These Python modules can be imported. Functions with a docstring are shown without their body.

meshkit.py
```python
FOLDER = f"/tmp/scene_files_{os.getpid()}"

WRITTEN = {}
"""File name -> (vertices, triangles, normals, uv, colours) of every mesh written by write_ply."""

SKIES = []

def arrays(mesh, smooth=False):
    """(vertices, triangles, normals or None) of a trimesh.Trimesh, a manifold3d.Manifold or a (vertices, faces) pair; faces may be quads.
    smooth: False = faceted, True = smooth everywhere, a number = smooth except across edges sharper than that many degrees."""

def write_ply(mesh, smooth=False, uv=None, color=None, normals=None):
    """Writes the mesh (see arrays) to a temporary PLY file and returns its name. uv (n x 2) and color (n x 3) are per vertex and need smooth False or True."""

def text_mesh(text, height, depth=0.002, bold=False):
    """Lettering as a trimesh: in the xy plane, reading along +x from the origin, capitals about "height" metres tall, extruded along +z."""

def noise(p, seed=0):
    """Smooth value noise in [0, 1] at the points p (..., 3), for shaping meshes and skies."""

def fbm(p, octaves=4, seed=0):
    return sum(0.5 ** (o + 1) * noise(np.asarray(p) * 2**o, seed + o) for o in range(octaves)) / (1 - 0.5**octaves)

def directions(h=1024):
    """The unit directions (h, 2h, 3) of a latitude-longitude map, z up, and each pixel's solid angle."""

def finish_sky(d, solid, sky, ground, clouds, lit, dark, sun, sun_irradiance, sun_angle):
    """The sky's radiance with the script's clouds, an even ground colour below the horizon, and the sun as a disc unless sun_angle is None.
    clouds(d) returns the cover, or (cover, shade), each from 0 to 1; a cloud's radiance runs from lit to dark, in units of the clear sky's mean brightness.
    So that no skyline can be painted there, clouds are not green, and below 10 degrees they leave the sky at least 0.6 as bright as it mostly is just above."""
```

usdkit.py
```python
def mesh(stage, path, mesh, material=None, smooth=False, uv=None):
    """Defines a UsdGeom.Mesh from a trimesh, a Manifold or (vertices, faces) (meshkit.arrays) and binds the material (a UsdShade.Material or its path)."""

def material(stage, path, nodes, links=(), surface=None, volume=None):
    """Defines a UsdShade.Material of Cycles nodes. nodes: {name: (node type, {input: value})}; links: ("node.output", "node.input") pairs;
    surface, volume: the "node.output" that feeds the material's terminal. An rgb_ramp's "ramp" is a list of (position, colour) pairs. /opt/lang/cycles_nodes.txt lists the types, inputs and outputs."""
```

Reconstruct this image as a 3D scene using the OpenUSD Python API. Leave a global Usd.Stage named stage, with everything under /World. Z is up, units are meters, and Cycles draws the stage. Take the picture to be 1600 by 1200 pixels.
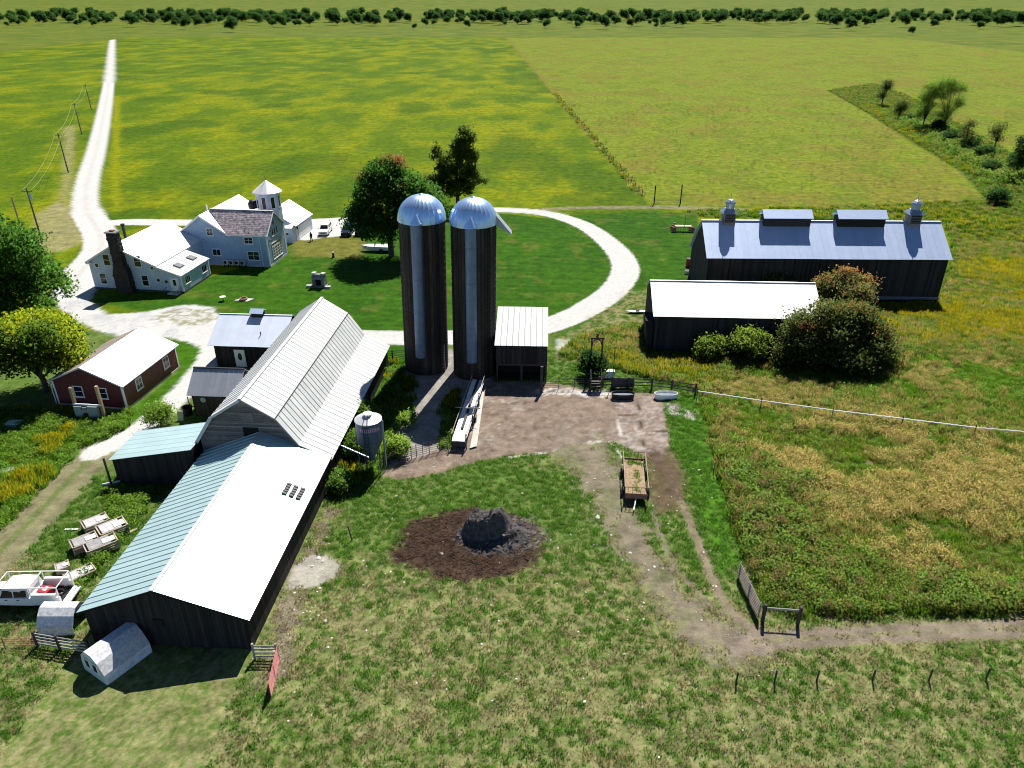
import math, random
import numpy as np, trimesh, manifold3d, shapely
from shapely.geometry import Polygon, box as sbox
import usdkit, meshkit
from pxr import Usd, UsdGeom, UsdLux, UsdShade, Sdf, Gf, Vt

stage = Usd.Stage.CreateInMemory()
UsdGeom.SetStageUpAxis(stage, 'Z'); UsdGeom.SetStageMetersPerUnit(stage, 1.0)
UsdGeom.Xform.Define(stage, '/World'); UsdGeom.Scope.Define(stage, '/World/Looks')
rnd = random.Random(7); rng = np.random.default_rng(7)

# ------------------------------------------------------------------ camera, sky, sun, exposure
CAM_H, FPX, HOR = 40.0, 1160.0, -5.0            # height above ground, focal length in 1600-px units, horizon row
PITCH = math.atan((600 - HOR) / FPX)
EXPOSURE = 0.75
SUN_DIR = np.array([0.293 * math.cos(math.radians(52.5)), 0.956 * math.cos(math.radians(52.5)), math.sin(math.radians(52.5))])
SUN_DIR /= np.linalg.norm(SUN_DIR)
SUN_STRENGTH, SKY_STRENGTH = 1.25, 0.05
cam = UsdGeom.Camera.Define(stage, '/World/camera')
cam.AddTranslateOp().Set(Gf.Vec3d(0, 0, CAM_H)); cam.AddRotateXOp().Set(90 - math.degrees(PITCH))
cam.CreateHorizontalApertureAttr(36.0); cam.CreateVerticalApertureAttr(27.0); cam.CreateFocalLengthAttr(36.0 * FPX / 1600)
cam.CreateClippingRangeAttr(Gf.Vec2f(0.5, 20000)); cam.CreateExposureAttr(EXPOSURE)
sky = UsdLux.DomeLight.Define(stage, '/World/sky')
SUN_EL, SUN_ROT = math.asin(SUN_DIR[2]), math.atan2(SUN_DIR[0], SUN_DIR[1])
sm = usdkit.material(stage, '/World/Looks/sky', {
    's': ('sky_texture', {'sky_type': 'single_scattering', 'sun_disc': False, 'sun_elevation': SUN_EL, 'sun_rotation': SUN_ROT, 'air_density': 0.8, 'aerosol_density': 0.1, 'ozone_density': 6.0}),
    'b': ('background_shader', {'strength': SKY_STRENGTH})}, [('s.color', 'b.color')], surface='b.background')
UsdShade.MaterialBindingAPI.Apply(sky.GetPrim()).Bind(sm)
sun = UsdLux.DistantLight.Define(stage, '/World/sun')
sun.CreateNormalizeAttr(True); sun.CreateIntensityAttr(SUN_STRENGTH); sun.CreateAngleAttr(0.5); sun.CreateColorAttr(Gf.Vec3f(1, 0.95, 0.87))
_rot = Gf.Rotation(Gf.Vec3d(0, 0, 1), Gf.Vec3d(*map(float, SUN_DIR)))
sun.AddTransformOp().Set(Gf.Matrix4d().SetRotate(_rot))

_c, _s = math.cos(PITCH), math.sin(PITCH)
def G(px, py, z=0.0):
    """world point at height z seen at this spot of the survey photograph (1600 x 1200)"""
    u, v = (px - 800) / FPX, (py - 600) / FPX
    d = np.array([u, _c - v * _s, -_s - v * _c]); t = (z - CAM_H) / d[2]
    return np.array([0, 0, CAM_H]) + t * d
def GX(pts): return np.array([G(*p)[:2] for p in pts])

# ------------------------------------------------------------------ naming, tagging
used = {}
def numbered(path):
    n = used.get(path, 0); used[path] = n + 1
    return path if n == 0 else f'{path}_{n:03d}'
def tag(p, label=None, cat=None, group=None, kind=None):
    p = p.GetPrim() if hasattr(p, 'GetPrim') else p
    for k, v in (('label', label), ('category', cat), ('group', group), ('kind', kind)):
        if v: p.SetCustomDataByKey(k, v)
    return p
def thing(name, label, cat, loc=(0, 0, 0), rot=0, group=None):
    x = UsdGeom.Xform.Define(stage, numbered('/World/' + name))
    x.AddTranslateOp().Set(Gf.Vec3d(*map(float, loc))); x.AddRotateZOp().Set(float(rot))
    return tag(x, label, cat, group)
def obj(name, mesh, mat, parent=None, smooth=False, label=None):
    path = numbered((str(parent.GetPath()) if parent else '/World') + '/' + name)
    if isinstance(mesh, MB): mesh = mesh.arr()
    g = usdkit.mesh(stage, path, mesh, mat, smooth=smooth); p = g.GetPrim()
    if mat is M.get('old_straw'): tone(g, len(mesh[0]))
    if label: p.SetCustomDataByKey('label', label)
    return p
def dup(src, loc, rot, label, group=None, scale=None):
    name = src.GetName()
    x = UsdGeom.Xform.Define(stage, numbered('/World/' + name))
    x.GetPrim().GetReferences().AddInternalReference(src.GetPath())
    x.ClearXformOpOrder()
    x.AddTranslateOp().Set(Gf.Vec3d(*map(float, loc))); x.AddRotateZOp().Set(float(rot))
    if scale: x.AddScaleOp().Set(Gf.Vec3f(scale, scale, scale))
    x.GetPrim().SetInstanceable(True)
    return tag(x, label, src.GetCustomDataByKey('category'), group or src.GetCustomDataByKey('group'))

# ------------------------------------------------------------------ mesh helper
class MB:
    def __init__(s): s.v = []; s.f = []; s.n = 0
    def add(s, v, f):
        v = np.asarray(v, float); f = np.asarray(f, int)
        if f.shape[1] == 4: f = np.vstack([f[:, [0, 1, 2]], f[:, [0, 2, 3]]])
        s.v.append(v); s.f.append(f + s.n); s.n += len(v); return s
    def arr(s): return np.vstack(s.v), np.vstack(s.f)
    def hexa(s, b, t):  # bottom 4, top 4 corners, counter-clockwise seen from above
        return s.add(list(b) + list(t), [(3, 2, 1, 0), (4, 5, 6, 7), (0, 1, 5, 4), (1, 2, 6, 5), (2, 3, 7, 6), (3, 0, 4, 7)])
    def box(s, x0, x1, y0, y1, z0, z1):
        return s.hexa([(x0, y0, z0), (x1, y0, z0), (x1, y1, z0), (x0, y1, z0)], [(x0, y0, z1), (x1, y0, z1), (x1, y1, z1), (x0, y1, z1)])
    def beam(s, p, q, w, h, up=(0, 0, 1)):
        p, q = np.asarray(p, float), np.asarray(q, float); d = q - p; d /= np.linalg.norm(d)
        up = np.asarray(up, float)
        if abs(d @ up) > .97: up = np.array([0, 1., 0])
        x = np.cross(d, up); x /= np.linalg.norm(x); y = np.cross(x, d)
        c = [-x * w / 2 - y * h / 2, x * w / 2 - y * h / 2, x * w / 2 + y * h / 2, -x * w / 2 + y * h / 2]
        return s.add([p + k for k in c] + [q + k for k in c], [(0, 1, 2, 3), (7, 6, 5, 4), (0, 4, 5, 1), (1, 5, 6, 2), (2, 6, 7, 3), (3, 7, 4, 0)])
    def tube(s, pts, radii, n=8, cap=True):
        pts = [np.asarray(p, float) for p in pts]; m = len(pts)
        if np.ndim(radii) == 0: radii = [radii] * m
        V, F = [], []
        ref = np.array([.31, .17, .93])
        for i, p in enumerate(pts):
            d = pts[min(i + 1, m - 1)] - pts[max(i - 1, 0)]; d = d / max(np.linalg.norm(d), 1e-9)
            if abs(d @ ref) > .98: ref = np.array([1., 0, 0])
            x = np.cross(ref, d); x /= np.linalg.norm(x); y = np.cross(d, x)
            for k in range(n):
                a = 2 * math.pi * k / n; V.append(p + radii[i] * (math.cos(a) * x + math.sin(a) * y))
        for i in range(m - 1):
            for k in range(n):
                a, b = i * n + k, i * n + (k + 1) % n
                F.append((a, b, b + n)); F.append((a, b + n, a + n))
        if cap:
            for k in range(1, n - 1): F.append((0, k + 1, k)); F.append(((m - 1) * n, (m - 1) * n + k, (m - 1) * n + k + 1))
        return s.add(V, F)
    def lathe(s, prof, n=24, c=(0, 0), a0=0, a1=2 * math.pi, lean=0.0):
        full = abs(a1 - a0 - 2 * math.pi) < 1e-6; k_ = n if full else n + 1
        V, F = [], []
        for r, z in prof:
            for k in range(k_):
                a = a0 + (a1 - a0) * k / n; V.append((c[0] + r * math.cos(a) + lean * z, c[1] + r * math.sin(a), z))
        for i in range(len(prof) - 1):
            for k in range(n):
                a, b = i * k_ + k, i * k_ + (k + 1) % k_
                F.append((a, b, b + k_)); F.append((a, b + k_, a + k_))
        return s.add(V, F)
    def extr(s, poly, o, u, w, depth):
        """convex polygon (list of (a,b)) in the plane o + a*u + b*w, pushed out by depth along its normal u x w"""
        u, w = np.asarray(u, float), np.asarray(w, float); nrm = np.cross(u, w); o = np.asarray(o, float)
        area = sum(poly[i][0] * poly[(i + 1) % len(poly)][1] - poly[(i + 1) % len(poly)][0] * poly[i][1] for i in range(len(poly)))
        if area < 0: poly = poly[::-1]
        b = [o + a * u + c * w for a, c in poly]; t = [p + depth * nrm for p in b]; n = len(poly)
        F = [(0, k + 1, k) for k in range(1, n - 1)] + [(n, n + k, n + k + 1) for k in range(1, n - 1)]
        for k in range(n):
            j = (k + 1) % n; F += [(k, j, n + j), (k, n + j, n + k)]
        return s.add(b + t, F)
    def hull(s, pts):
        h = trimesh.convex.convex_hull(np.asarray(pts, float)); return s.add(h.vertices, h.faces)
    def xf(s, rot=0, t=(0, 0, 0)):
        a = math.radians(rot); m = np.array([[math.cos(a), -math.sin(a), 0], [math.sin(a), math.cos(a), 0], [0, 0, 1]])
        s.v = [v @ m.T + np.asarray(t, float) for v in s.v]; return s
def place(pos, rot):
    a = math.radians(rot)
    return lambda x, y, z=0: np.array([pos[0] + x * math.cos(a) - y * math.sin(a), pos[1] + x * math.sin(a) + y * math.cos(a), z])

# ------------------------------------------------------------------ materials
M = {}
def mat(name, color, rough=.6, metal=0., var=.12, scale=3., spec=.5, stretch=None, bump=0., bscale=20., color2=None, rand=.15, obj_space=True):
    """plain surface: noise between two tones, per-object tone shift, optional bump"""
    if name in M: return M[name]
    c = np.array(color, float); c2 = np.array(color2, float) if color2 is not None else c * (1 - 2.2 * var)
    nodes = {'tc': ('texture_coordinate', {}), 'mp': ('mapping', {'scale': stretch or (1, 1, 1)}),
             'n': ('noise_texture', {'scale': scale, 'detail': 5, 'roughness': .6}),
             'r': ('rgb_ramp', {'ramp': [(.3, tuple(c2)), (.7, tuple(c))]}),
             'oi': ('object_info', {}), 'mr': ('map_range', {'from_min': 0, 'from_max': 1, 'to_min': 1 - rand, 'to_max': 1 + rand}),
             'h': ('hsv', {'hue': .5, 'saturation': 1, 'fac': 1}),
             'p': ('principled_bsdf', {'roughness': rough, 'metallic': metal, 'specular_ior_level': spec})}
    links = [('tc.object' if obj_space else 'tc.object', 'mp.vector'), ('mp.vector', 'n.vector'), ('n.fac', 'r.fac'), ('oi.random', 'mr.value'), ('mr.result', 'h.value'), ('r.color', 'h.color'), ('h.color', 'p.base_color')]
    if bump:
        nodes['bn'] = ('noise_texture', {'scale': bscale, 'detail': 4}); nodes['b'] = ('bump', {'strength': bump, 'distance': .03})
        links += [('mp.vector', 'bn.vector'), ('bn.fac', 'b.height'), ('b.normal', 'p.normal')]
    M[name] = usdkit.material(stage, '/World/Looks/' + name, nodes, links, surface='p.BSDF'); return M[name]
LEAF = 3.0   # two-sided leaves share their light between both sides
def siding(name, color, period, rough=.5, dark=.75):
    if name in M: return M[name]
    c = np.array(color, float)
    M[name] = usdkit.material(stage, '/World/Looks/' + name, {
        'tc': ('texture_coordinate', {}), 'sx': ('separate_xyz', {}), 'm': ('math', {'math_type': 'multiply', 'value2': 1 / period}),
        'fr': ('math', {'math_type': 'fraction'}), 'r': ('rgb_ramp', {'ramp': [(0, tuple(c * dark)), (.12, tuple(c)), (1, tuple(c * .97))]}),
        'n': ('noise_texture', {'scale': 1.2, 'detail': 4}), 'mr': ('map_range', {'from_min': .3, 'from_max': .7, 'to_min': .88, 'to_max': 1.06}),
        'h': ('hsv', {'hue': .5, 'saturation': 1, 'fac': 1}),
        'b': ('bump', {'strength': .5, 'distance': .02}), 'p': ('principled_bsdf', {'roughness': rough})},
        [('tc.object', 'sx.vector'), ('sx.z', 'm.value1'), ('m.value', 'fr.value1'), ('fr.value', 'r.fac'), ('r.color', 'h.color'), ('tc.object', 'n.vector'), ('n.fac', 'mr.value'), ('mr.result', 'h.value'),
         ('h.color', 'p.base_color'), ('fr.value', 'b.height'), ('b.normal', 'p.normal')], surface='p.BSDF'); return M[name]
def leafmat(name, cols, trans=.45, rough=.5):
    if name in M: return M[name]
    trans = .45; cols = [tuple(min(.8, x * LEAF) for x in c) for c in cols]
    k = len(cols)
    M[name] = usdkit.material(stage, '/World/Looks/' + name, {
        'g': ('attribute', {'attribute': 'tone'}), 'oi': ('object_info', {}), 'a': ('math', {'math_type': 'multiply_add', 'value2': .65}), 'm2': ('math', {'math_type': 'multiply', 'value2': .35}),
        'r': ('rgb_ramp', {'ramp': [(i / (k - 1), c) for i, c in enumerate(cols)]}),
        'd': ('diffuse_bsdf', {}), 't': ('translucent_bsdf', {}), 'mx': ('mix_closure', {'fac': trans}), 'gl': ('glossy_bsdf', {'roughness': rough, 'color': (.8, .8, .8)}), 'm3': ('mix_closure', {'fac': .006})},
        [('oi.random', 'm2.value1'), ('g.fac', 'a.value1'), ('m2.value', 'a.value3'), ('a.value', 'r.fac'), ('r.color', 'd.color'), ('r.color', 't.color'), ('d.BSDF', 'mx.closure1'), ('t.BSDF', 'mx.closure2'),
         ('mx.closure', 'm3.closure1'), ('gl.BSDF', 'm3.closure2')], surface='m3.closure'); return M[name]

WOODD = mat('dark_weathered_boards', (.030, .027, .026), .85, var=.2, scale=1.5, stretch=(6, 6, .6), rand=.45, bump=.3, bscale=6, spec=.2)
WOODG = mat('grey_weathered_planks', (.20, .18, .175), .85, var=.2, scale=2, stretch=(1, 6, 6), rand=.35, bump=.3, spec=.2)
WOODB = mat('dark_backing', (.02, .018, .017), .9, var=.1, spec=.1)
WOODL = mat('pale_old_lumber', (.55, .47, .36), .8, var=.18, scale=3, stretch=(1, 4, 4), rand=.2)
WOODT = mat('treated_posts', (.42, .30, .16), .8, var=.18, scale=3, stretch=(4, 4, .7))
FENCEW = mat('dark_fence_wood', (.055, .047, .04), .85, var=.2, scale=3, rand=.3)
FENCEL = mat('silvered_fence_wood', (.42, .40, .36), .8, var=.2, scale=3, rand=.25)
ROOF_CYAN = mat('pale_metal_roofing', (.44, .60, .61), .42, .25, var=.05, scale=.6, rand=.04, bump=.04, bscale=3)
ROOF_GB = mat('weathered_white_metal_roofing', (.55, .565, .56), .6, 0, var=.06, scale=.6, rand=.06, spec=.25)
ROOF_WHITE = mat('white_metal_roofing', (.80, .80, .78), .45, .1, var=.04, scale=.6, rand=.035, bump=.04, bscale=3)
ROOF_PALE = mat('pale_blue_metal_roofing', (.60, .67, .78), .5, .15, var=.05, scale=.8, rand=.04)
ROOF_BLUE = mat('blue_grey_metal_roofing', (.42, .52, .72), .5, .15, var=.05, scale=.8, rand=.04, bump=.04, bscale=3)
ROOF_SEAM = mat('grey_standing_seam', (.36, .39, .44), .5, .25, var=.07, scale=.8, rand=.06)
RIDGE = mat('roof_trim_metal', (.62, .64, .65), .45, .3, var=.05)
TRIMW = mat('white_trim_paint', (.78, .78, .76), .5, var=.04, rand=.03)
TRIMG = mat('grey_trim_paint', (.45, .47, .48), .6, var=.08, rand=.05)
SIDEW = siding('white_clapboard_pale_shade', (.44, .53, .66), .13)  # white boards; blue of sky-lit shade put into the colour
SIDEB = siding('white_clapboard_blue_shade', (.27, .38, .56), .13)  # same white boards with a deeper blue shade tint in the colour
SIDER = siding('barn_red_siding', (.085, .010, .010), .18, .6)
SHINGLE = mat('mottled_slate_shingles', (.60, .52, .54), .8, scale=2.4, var=.25, color2=(.075, .055, .07), rand=.12)
GLASS = mat('dark_window_glass', (.012, .014, .018), .12, var=.1, rand=.2)
GLASSL = mat('skylight_glass', (.25, .27, .28), .15, var=.1)
CHUTE = mat('blue_grey_chute_steel', (.13, .18, .27), .5, .3, var=.12, scale=1.5, rand=.05)
BINST = mat('shade_darkened_bin_steel', (.075, .10, .15), .5, .3, var=.1, scale=1.5, bump=.03)  # galvanised steel, darkened and blued in colour for the shade around the bin
GALV = mat('galvanised_steel', (.36, .42, .50), .42, .6, var=.12, scale=2.5, bump=.03, rand=.05)
DOME = mat('sky_tinted_dome_metal', (.50, .69, .97), .30, .65, var=.05, scale=1.5, rand=.06)  # white metal; blue of the reflected sky put into its base colour
STAVE = mat('dark_concrete_staves', (.056, .046, .035), .9, var=.25, scale=1.2, stretch=(1, 1, .25), rand=.6, spec=.15, bump=.2, bscale=8)
HOOP = mat('rusty_steel_hoop', (.035, .028, .025), .7, .3, var=.2)
RUST = mat('rusty_steel', (.23, .085, .05), .8, .1, var=.25, scale=5, color2=(.34, .17, .12))
RUSTP = mat('faded_red_gate_paint', (.42, .10, .10), .6, var=.2, scale=6)
STEELD = mat('dark_steel', (.03, .03, .035), .55, .5, var=.2)
BLACK = mat('black_rubber', (.012, .012, .012), .8, var=.1)
CONC = mat('pale_concrete', (.50, .48, .44), .9, var=.15, scale=2, bump=.2)
STONE = mat('dark_field_stone', (.04, .032, .028), .9, var=.3, scale=3, rand=.3, bump=.4)
STONEG = mat('grey_stone', (.24, .24, .25), .9, var=.25, scale=4, rand=.25, bump=.3)
PLY = mat('white_boards', (.74, .74, .74), .6, var=.08, scale=3, rand=.1)
GREYB = mat('weathered_grey_boards', (.50, .49, .50), .8, var=.2, scale=3, rand=.35)
FIBRE = mat('weathered_white_fibreglass', (.74, .76, .80), .5, var=.2, scale=5, color2=(.42, .43, .45), rand=.05)
CARW = mat('white_car_paint', (.78, .78, .78), .22, var=.02, rand=.02)
CARB = mat('dark_blue_car_paint', (.02, .03, .065), .2, .3, var=.05, rand=.02)
CARK = mat('black_car_paint', (.015, .015, .017), .25, var=.05, rand=.02)
REDP = mat('red_paint', (.5, .02, .03), .4, var=.1)
CABINET = mat('grey_green_cabinet', (.22, .27, .27), .5, .2, var=.08)
POLEW = mat('grey_pole_wood', (.13, .11, .09), .85, var=.2, stretch=(4, 4, .5))
WIRE = mat('utility_wire', (.38, .42, .28), .6, var=.05)
ROPE = mat('white_fence_tape', (.85, .85, .82), .6, var=.03)
BARK = mat('tree_bark', (.07, .055, .045), .9, var=.3, scale=4, stretch=(3, 3, .6), bump=.4)
DIRTM = mat('earth_fill', (.16, .115, .08), .95, var=.3, scale=4, bump=.4, color2=(.09, .08, .03))
# ------------------------------------------------------------------ ground
def sdf(poly, X, Y):
    P = np.asarray(poly, np.float32); d = np.full(X.shape, 1e9, np.float32); ins = np.zeros(X.shape, bool)
    for i in range(len(P)):
        a, b = P[i], P[(i + 1) % len(P)]; e = b - a; wx, wy = X - a[0], Y - a[1]
        t = np.clip((wx * e[0] + wy * e[1]) / max(e @ e, 1e-9), 0, 1)
        d = np.minimum(d, (wx - e[0] * t) ** 2 + (wy - e[1] * t) ** 2)
        c1 = (a[1] <= Y) & (b[1] > Y) | (b[1] <= Y) & (a[1] > Y)
        ins ^= c1 & (X < a[0] + (Y - a[1]) / np.where(abs(e[1]) < 1e-9, 1e-9, e[1]) * e[0])
    d = np.sqrt(d); return np.where(ins, -d, d)
def sdl(line, X, Y, widths):
    P = np.asarray(line, np.float32); d = np.full(X.shape, 1e9, np.float32)
    if np.ndim(widths) == 0: widths = [widths] * len(P)
    for i in range(len(P) - 1):
        a, b = P[i], P[i + 1]; e = b - a; wx, wy = X - a[0], Y - a[1]
        t = np.clip((wx * e[0] + wy * e[1]) / max(e @ e, 1e-9), 0, 1)
        w = widths[i] + (widths[i + 1] - widths[i]) * t
        d = np.minimum(d, np.sqrt((wx - e[0] * t) ** 2 + (wy - e[1] * t) ** 2) - w / 2)
    return d
def smooth(line, k=4):
    P = np.asarray(line, float); out = []
    for i in range(len(P) - 1):
        p0, p1, p2, p3 = P[max(i - 1, 0)], P[i], P[i + 1], P[min(i + 2, len(P) - 1)]
        for t in np.linspace(0, 1, k, endpoint=False):
            out.append(.5 * (2 * p1 + (p2 - p0) * t + (2 * p0 - 5 * p1 + 4 * p2 - p3) * t ** 2 + (3 * p1 - p0 - 3 * p2 + p3) * t ** 3))
    return np.array(out + [P[-1]])
def fb(X, Y, s, seed=0, o=4): return meshkit.fbm(np.stack([X * s, Y * s, np.full_like(X, .37)], -1), o, seed)
def st(x, a, b):
    t = np.clip((x - a) / (b - a), 0, 1); return t * t * (3 - 2 * t)

MAIN_ROAD = smooth(GX([(184, 30), (180, 45), (176, 60), (172, 110), (167, 150), (158, 200), (149, 240), (140, 270), (134, 300), (134, 325), (144, 345), (156, 365), (158, 385), (146, 405), (122, 430), (112, 460)]))
MAIN_W = [5.2]*37 + [6.0]*24
LOOP = smooth(GX([(150, 350), (200, 347), (300, 348), (420, 350), (500, 346), (600, 339), (700, 331), (780, 328), (850, 333), (910, 351), (955, 383), (977, 415), (965, 447), (925, 478), (862, 507), (780, 523), (700, 527), (575, 527), (460, 523), (330, 515)]))
FIELD_TRACK = smooth(GX([(840, 328), (900, 325), (1000, 324), (1100, 325), (1200, 330), (1330, 334)]))
YARD = GX([(100, 432), (140, 412), (158, 440), (140, 470), (170, 492), (230, 487), (290, 476), (332, 480), (350, 505), (350, 535), (325, 545), (265, 527), (215, 529), (170, 522), (130, 508), (90, 480)])
SIDE_DRIVE = smooth(GX([(338, 530), (326, 560), (296, 600), (255, 642), (205, 678), (150, 706)]))
TRACK_L = smooth(GX([(160, 700), (120, 738), (60, 800), (0, 862), (-80, 950)]))
LAWN = GX([(140, 470), (230, 487), (290, 478), (330, 484), (350, 505), (420, 518), (575, 522), (700, 521), (780, 516), (860, 505), (925, 478), (960, 450), (970, 415), (955, 390), (915, 360), (860, 342), (790, 334), (700, 338), (600, 345), (540, 345), (480, 350), (440, 400), (300, 440)])
LAWN_R = GX([(850, 338), (1000, 331), (1090, 334), (1100, 440), (1012, 450), (1005, 510), (950, 540), (865, 540), (862, 512), (925, 478), (970, 440), (965, 385)])
LAWN_B = GX([(265, 530), (322, 536), (326, 556), (290, 598), (245, 640), (195, 680), (120, 705), (130, 660), (200, 645), (280, 575)])
LAWN_C = GX([(420, 522), (640, 535), (640, 580), (560, 640), (520, 600), (430, 560)])
TANP = GX([(55, 335), (85, 318), (115, 322), (128, 350), (138, 375), (100, 392), (60, 395)])
TANL = GX([(100, 200), (118, 195), (112, 290), (96, 330), (84, 330), (98, 290)])
DRYL = GX([(452, 378), (470, 366), (560, 372), (575, 385), (560, 405), (500, 402), (460, 400)])
GOLDV = GX([(178, 150), (188, 150), (186, 240), (184, 300), (190, 330), (178, 330), (174, 260)])
BARNYARD = GX([(757, 596), (852, 596), (925, 610), (1034, 616), (1046, 690), (1030, 730), (1005, 712), (960, 690), (885, 692), (858, 706), (790, 712), (740, 722), (690, 738), (640, 748), (592, 745), (608, 728), (660, 712), (706, 690), (738, 640)])
SLABS = GX([(958, 618), (1030, 620), (1046, 690), (1040, 712), (970, 700)])
PAD = GX([(640, 560), (700, 545), (772, 560), (772, 598), (757, 598), (742, 640), (736, 692), (708, 705), (650, 722), (600, 735), (622, 690), (600, 640)])
VERGE = GX([(1034, 624), (1090, 612), (1108, 680), (1140, 780), (1165, 880), (1120, 900), (1092, 800), (1066, 716), (1046, 690)])
DIRT_DIAG = smooth(GX([(890, 690), (930, 730), (962, 790), (1000, 860), (1050, 930), (1100, 985), (1160, 1010)]))
DIRT_W = np.interp(np.arange(len(DIRT_DIAG)), [0, 8, 16, 24], [5.6, 3.4, 2.2, 3.4])
PATH = smooth(GX([(1040, 730), (1062, 780), (1088, 840), (1108, 890), (1128, 935), (1160, 970), (1200, 995)]))
PATH2 = smooth(GX([(1020, 800), (1050, 880), (1090, 925), (1130, 960), (1185, 985)]))
DARKD = GX([(1010, 705), (1050, 700), (1072, 745), (1060, 800), (1020, 800), (1012, 760)])
TRACK_B = [smooth(GX([(1150, 998), (1250, 990), (1350, 984), (1450, 980), (1620, 972), (1750, 966)])), smooth(GX([(1150, 1014), (1250, 1007), (1350, 1000), (1450, 996), (1620, 988), (1750, 982)]))]
MEADOW = GX([(1092, 612), (1010, 590), (865, 555), (905, 525), (1005, 505), (1010, 560), (1200, 565), (1330, 540), (1345, 478), (1466, 474), (1490, 405), (1478, 352), (1330, 345), (1100, 340), (1060, 330), (1330, 322), (1540, 312), (1500, 268), (1335, 165), (1292, 141), (1365, 130), (1420, 150), (1620, 260), (1850, 300), (1850, 960), (1600, 956), (1400, 962), (1250, 966), (1190, 950), (1165, 880), (1135, 770), (1108, 690)])
TANZ = GX([(1150, 700), (1300, 655), (1450, 680), (1640, 690), (1700, 900), (1520, 920), (1360, 880), (1250, 800), (1220, 750)])
GREENZ = GX([(1090, 590), (1180, 575), (1400, 565), (1560, 545), (1640, 590), (1640, 650), (1450, 620), (1300, 640), (1180, 690), (1115, 690)])
GOLDZ = [GX([(1370, 475), (1640, 460), (1640, 530), (1450, 535), (1380, 520)]), GX([(1485, 348), (1640, 340), (1640, 450), (1490, 440)]), GX([(930, 548), (1010, 545), (1095, 565), (1085, 590), (960, 580)]),
         GX([(1090, 326), (1530, 318), (1540, 345), (1480, 350), (1320, 344), (1090, 338)]), GX([(1330, 158), (1370, 168), (1500, 240), (1545, 275), (1500, 266), (1420, 222)])]
DARKZ = GX([(1135, 720), (1210, 760), (1260, 830), (1400, 900), (1640, 915), (1640, 965), (1240, 970), (1160, 880)])
PATCHC = GX([(458, 888), (478, 870), (510, 866), (532, 880), (528, 900), (490, 918), (446, 922)])
PILE_C = G(733, 848)[:2]; MOUND_C = G(772, 838)[:2]
WEEDS_L = GX([(0, 640), (80, 640), (140, 655), (210, 640), (185, 680), (120, 730), (70, 770), (0, 830), (-90, 900), (-120, 640)])
FENCE_L0, FENCE_L1 = G(868, 148)[:2], G(1003, 305)[:2]
SAND = [GX([(0, 716), (38, 716), (30, 735), (0, 738)]), GX([(1040, 630), (1060, 632), (1066, 648), (1048, 650)]), GX([(1068, 640), (1088, 645), (1086, 655), (1070, 652)]), GX([(868, 530), (905, 530), (905, 556), (872, 556)])]

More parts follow.
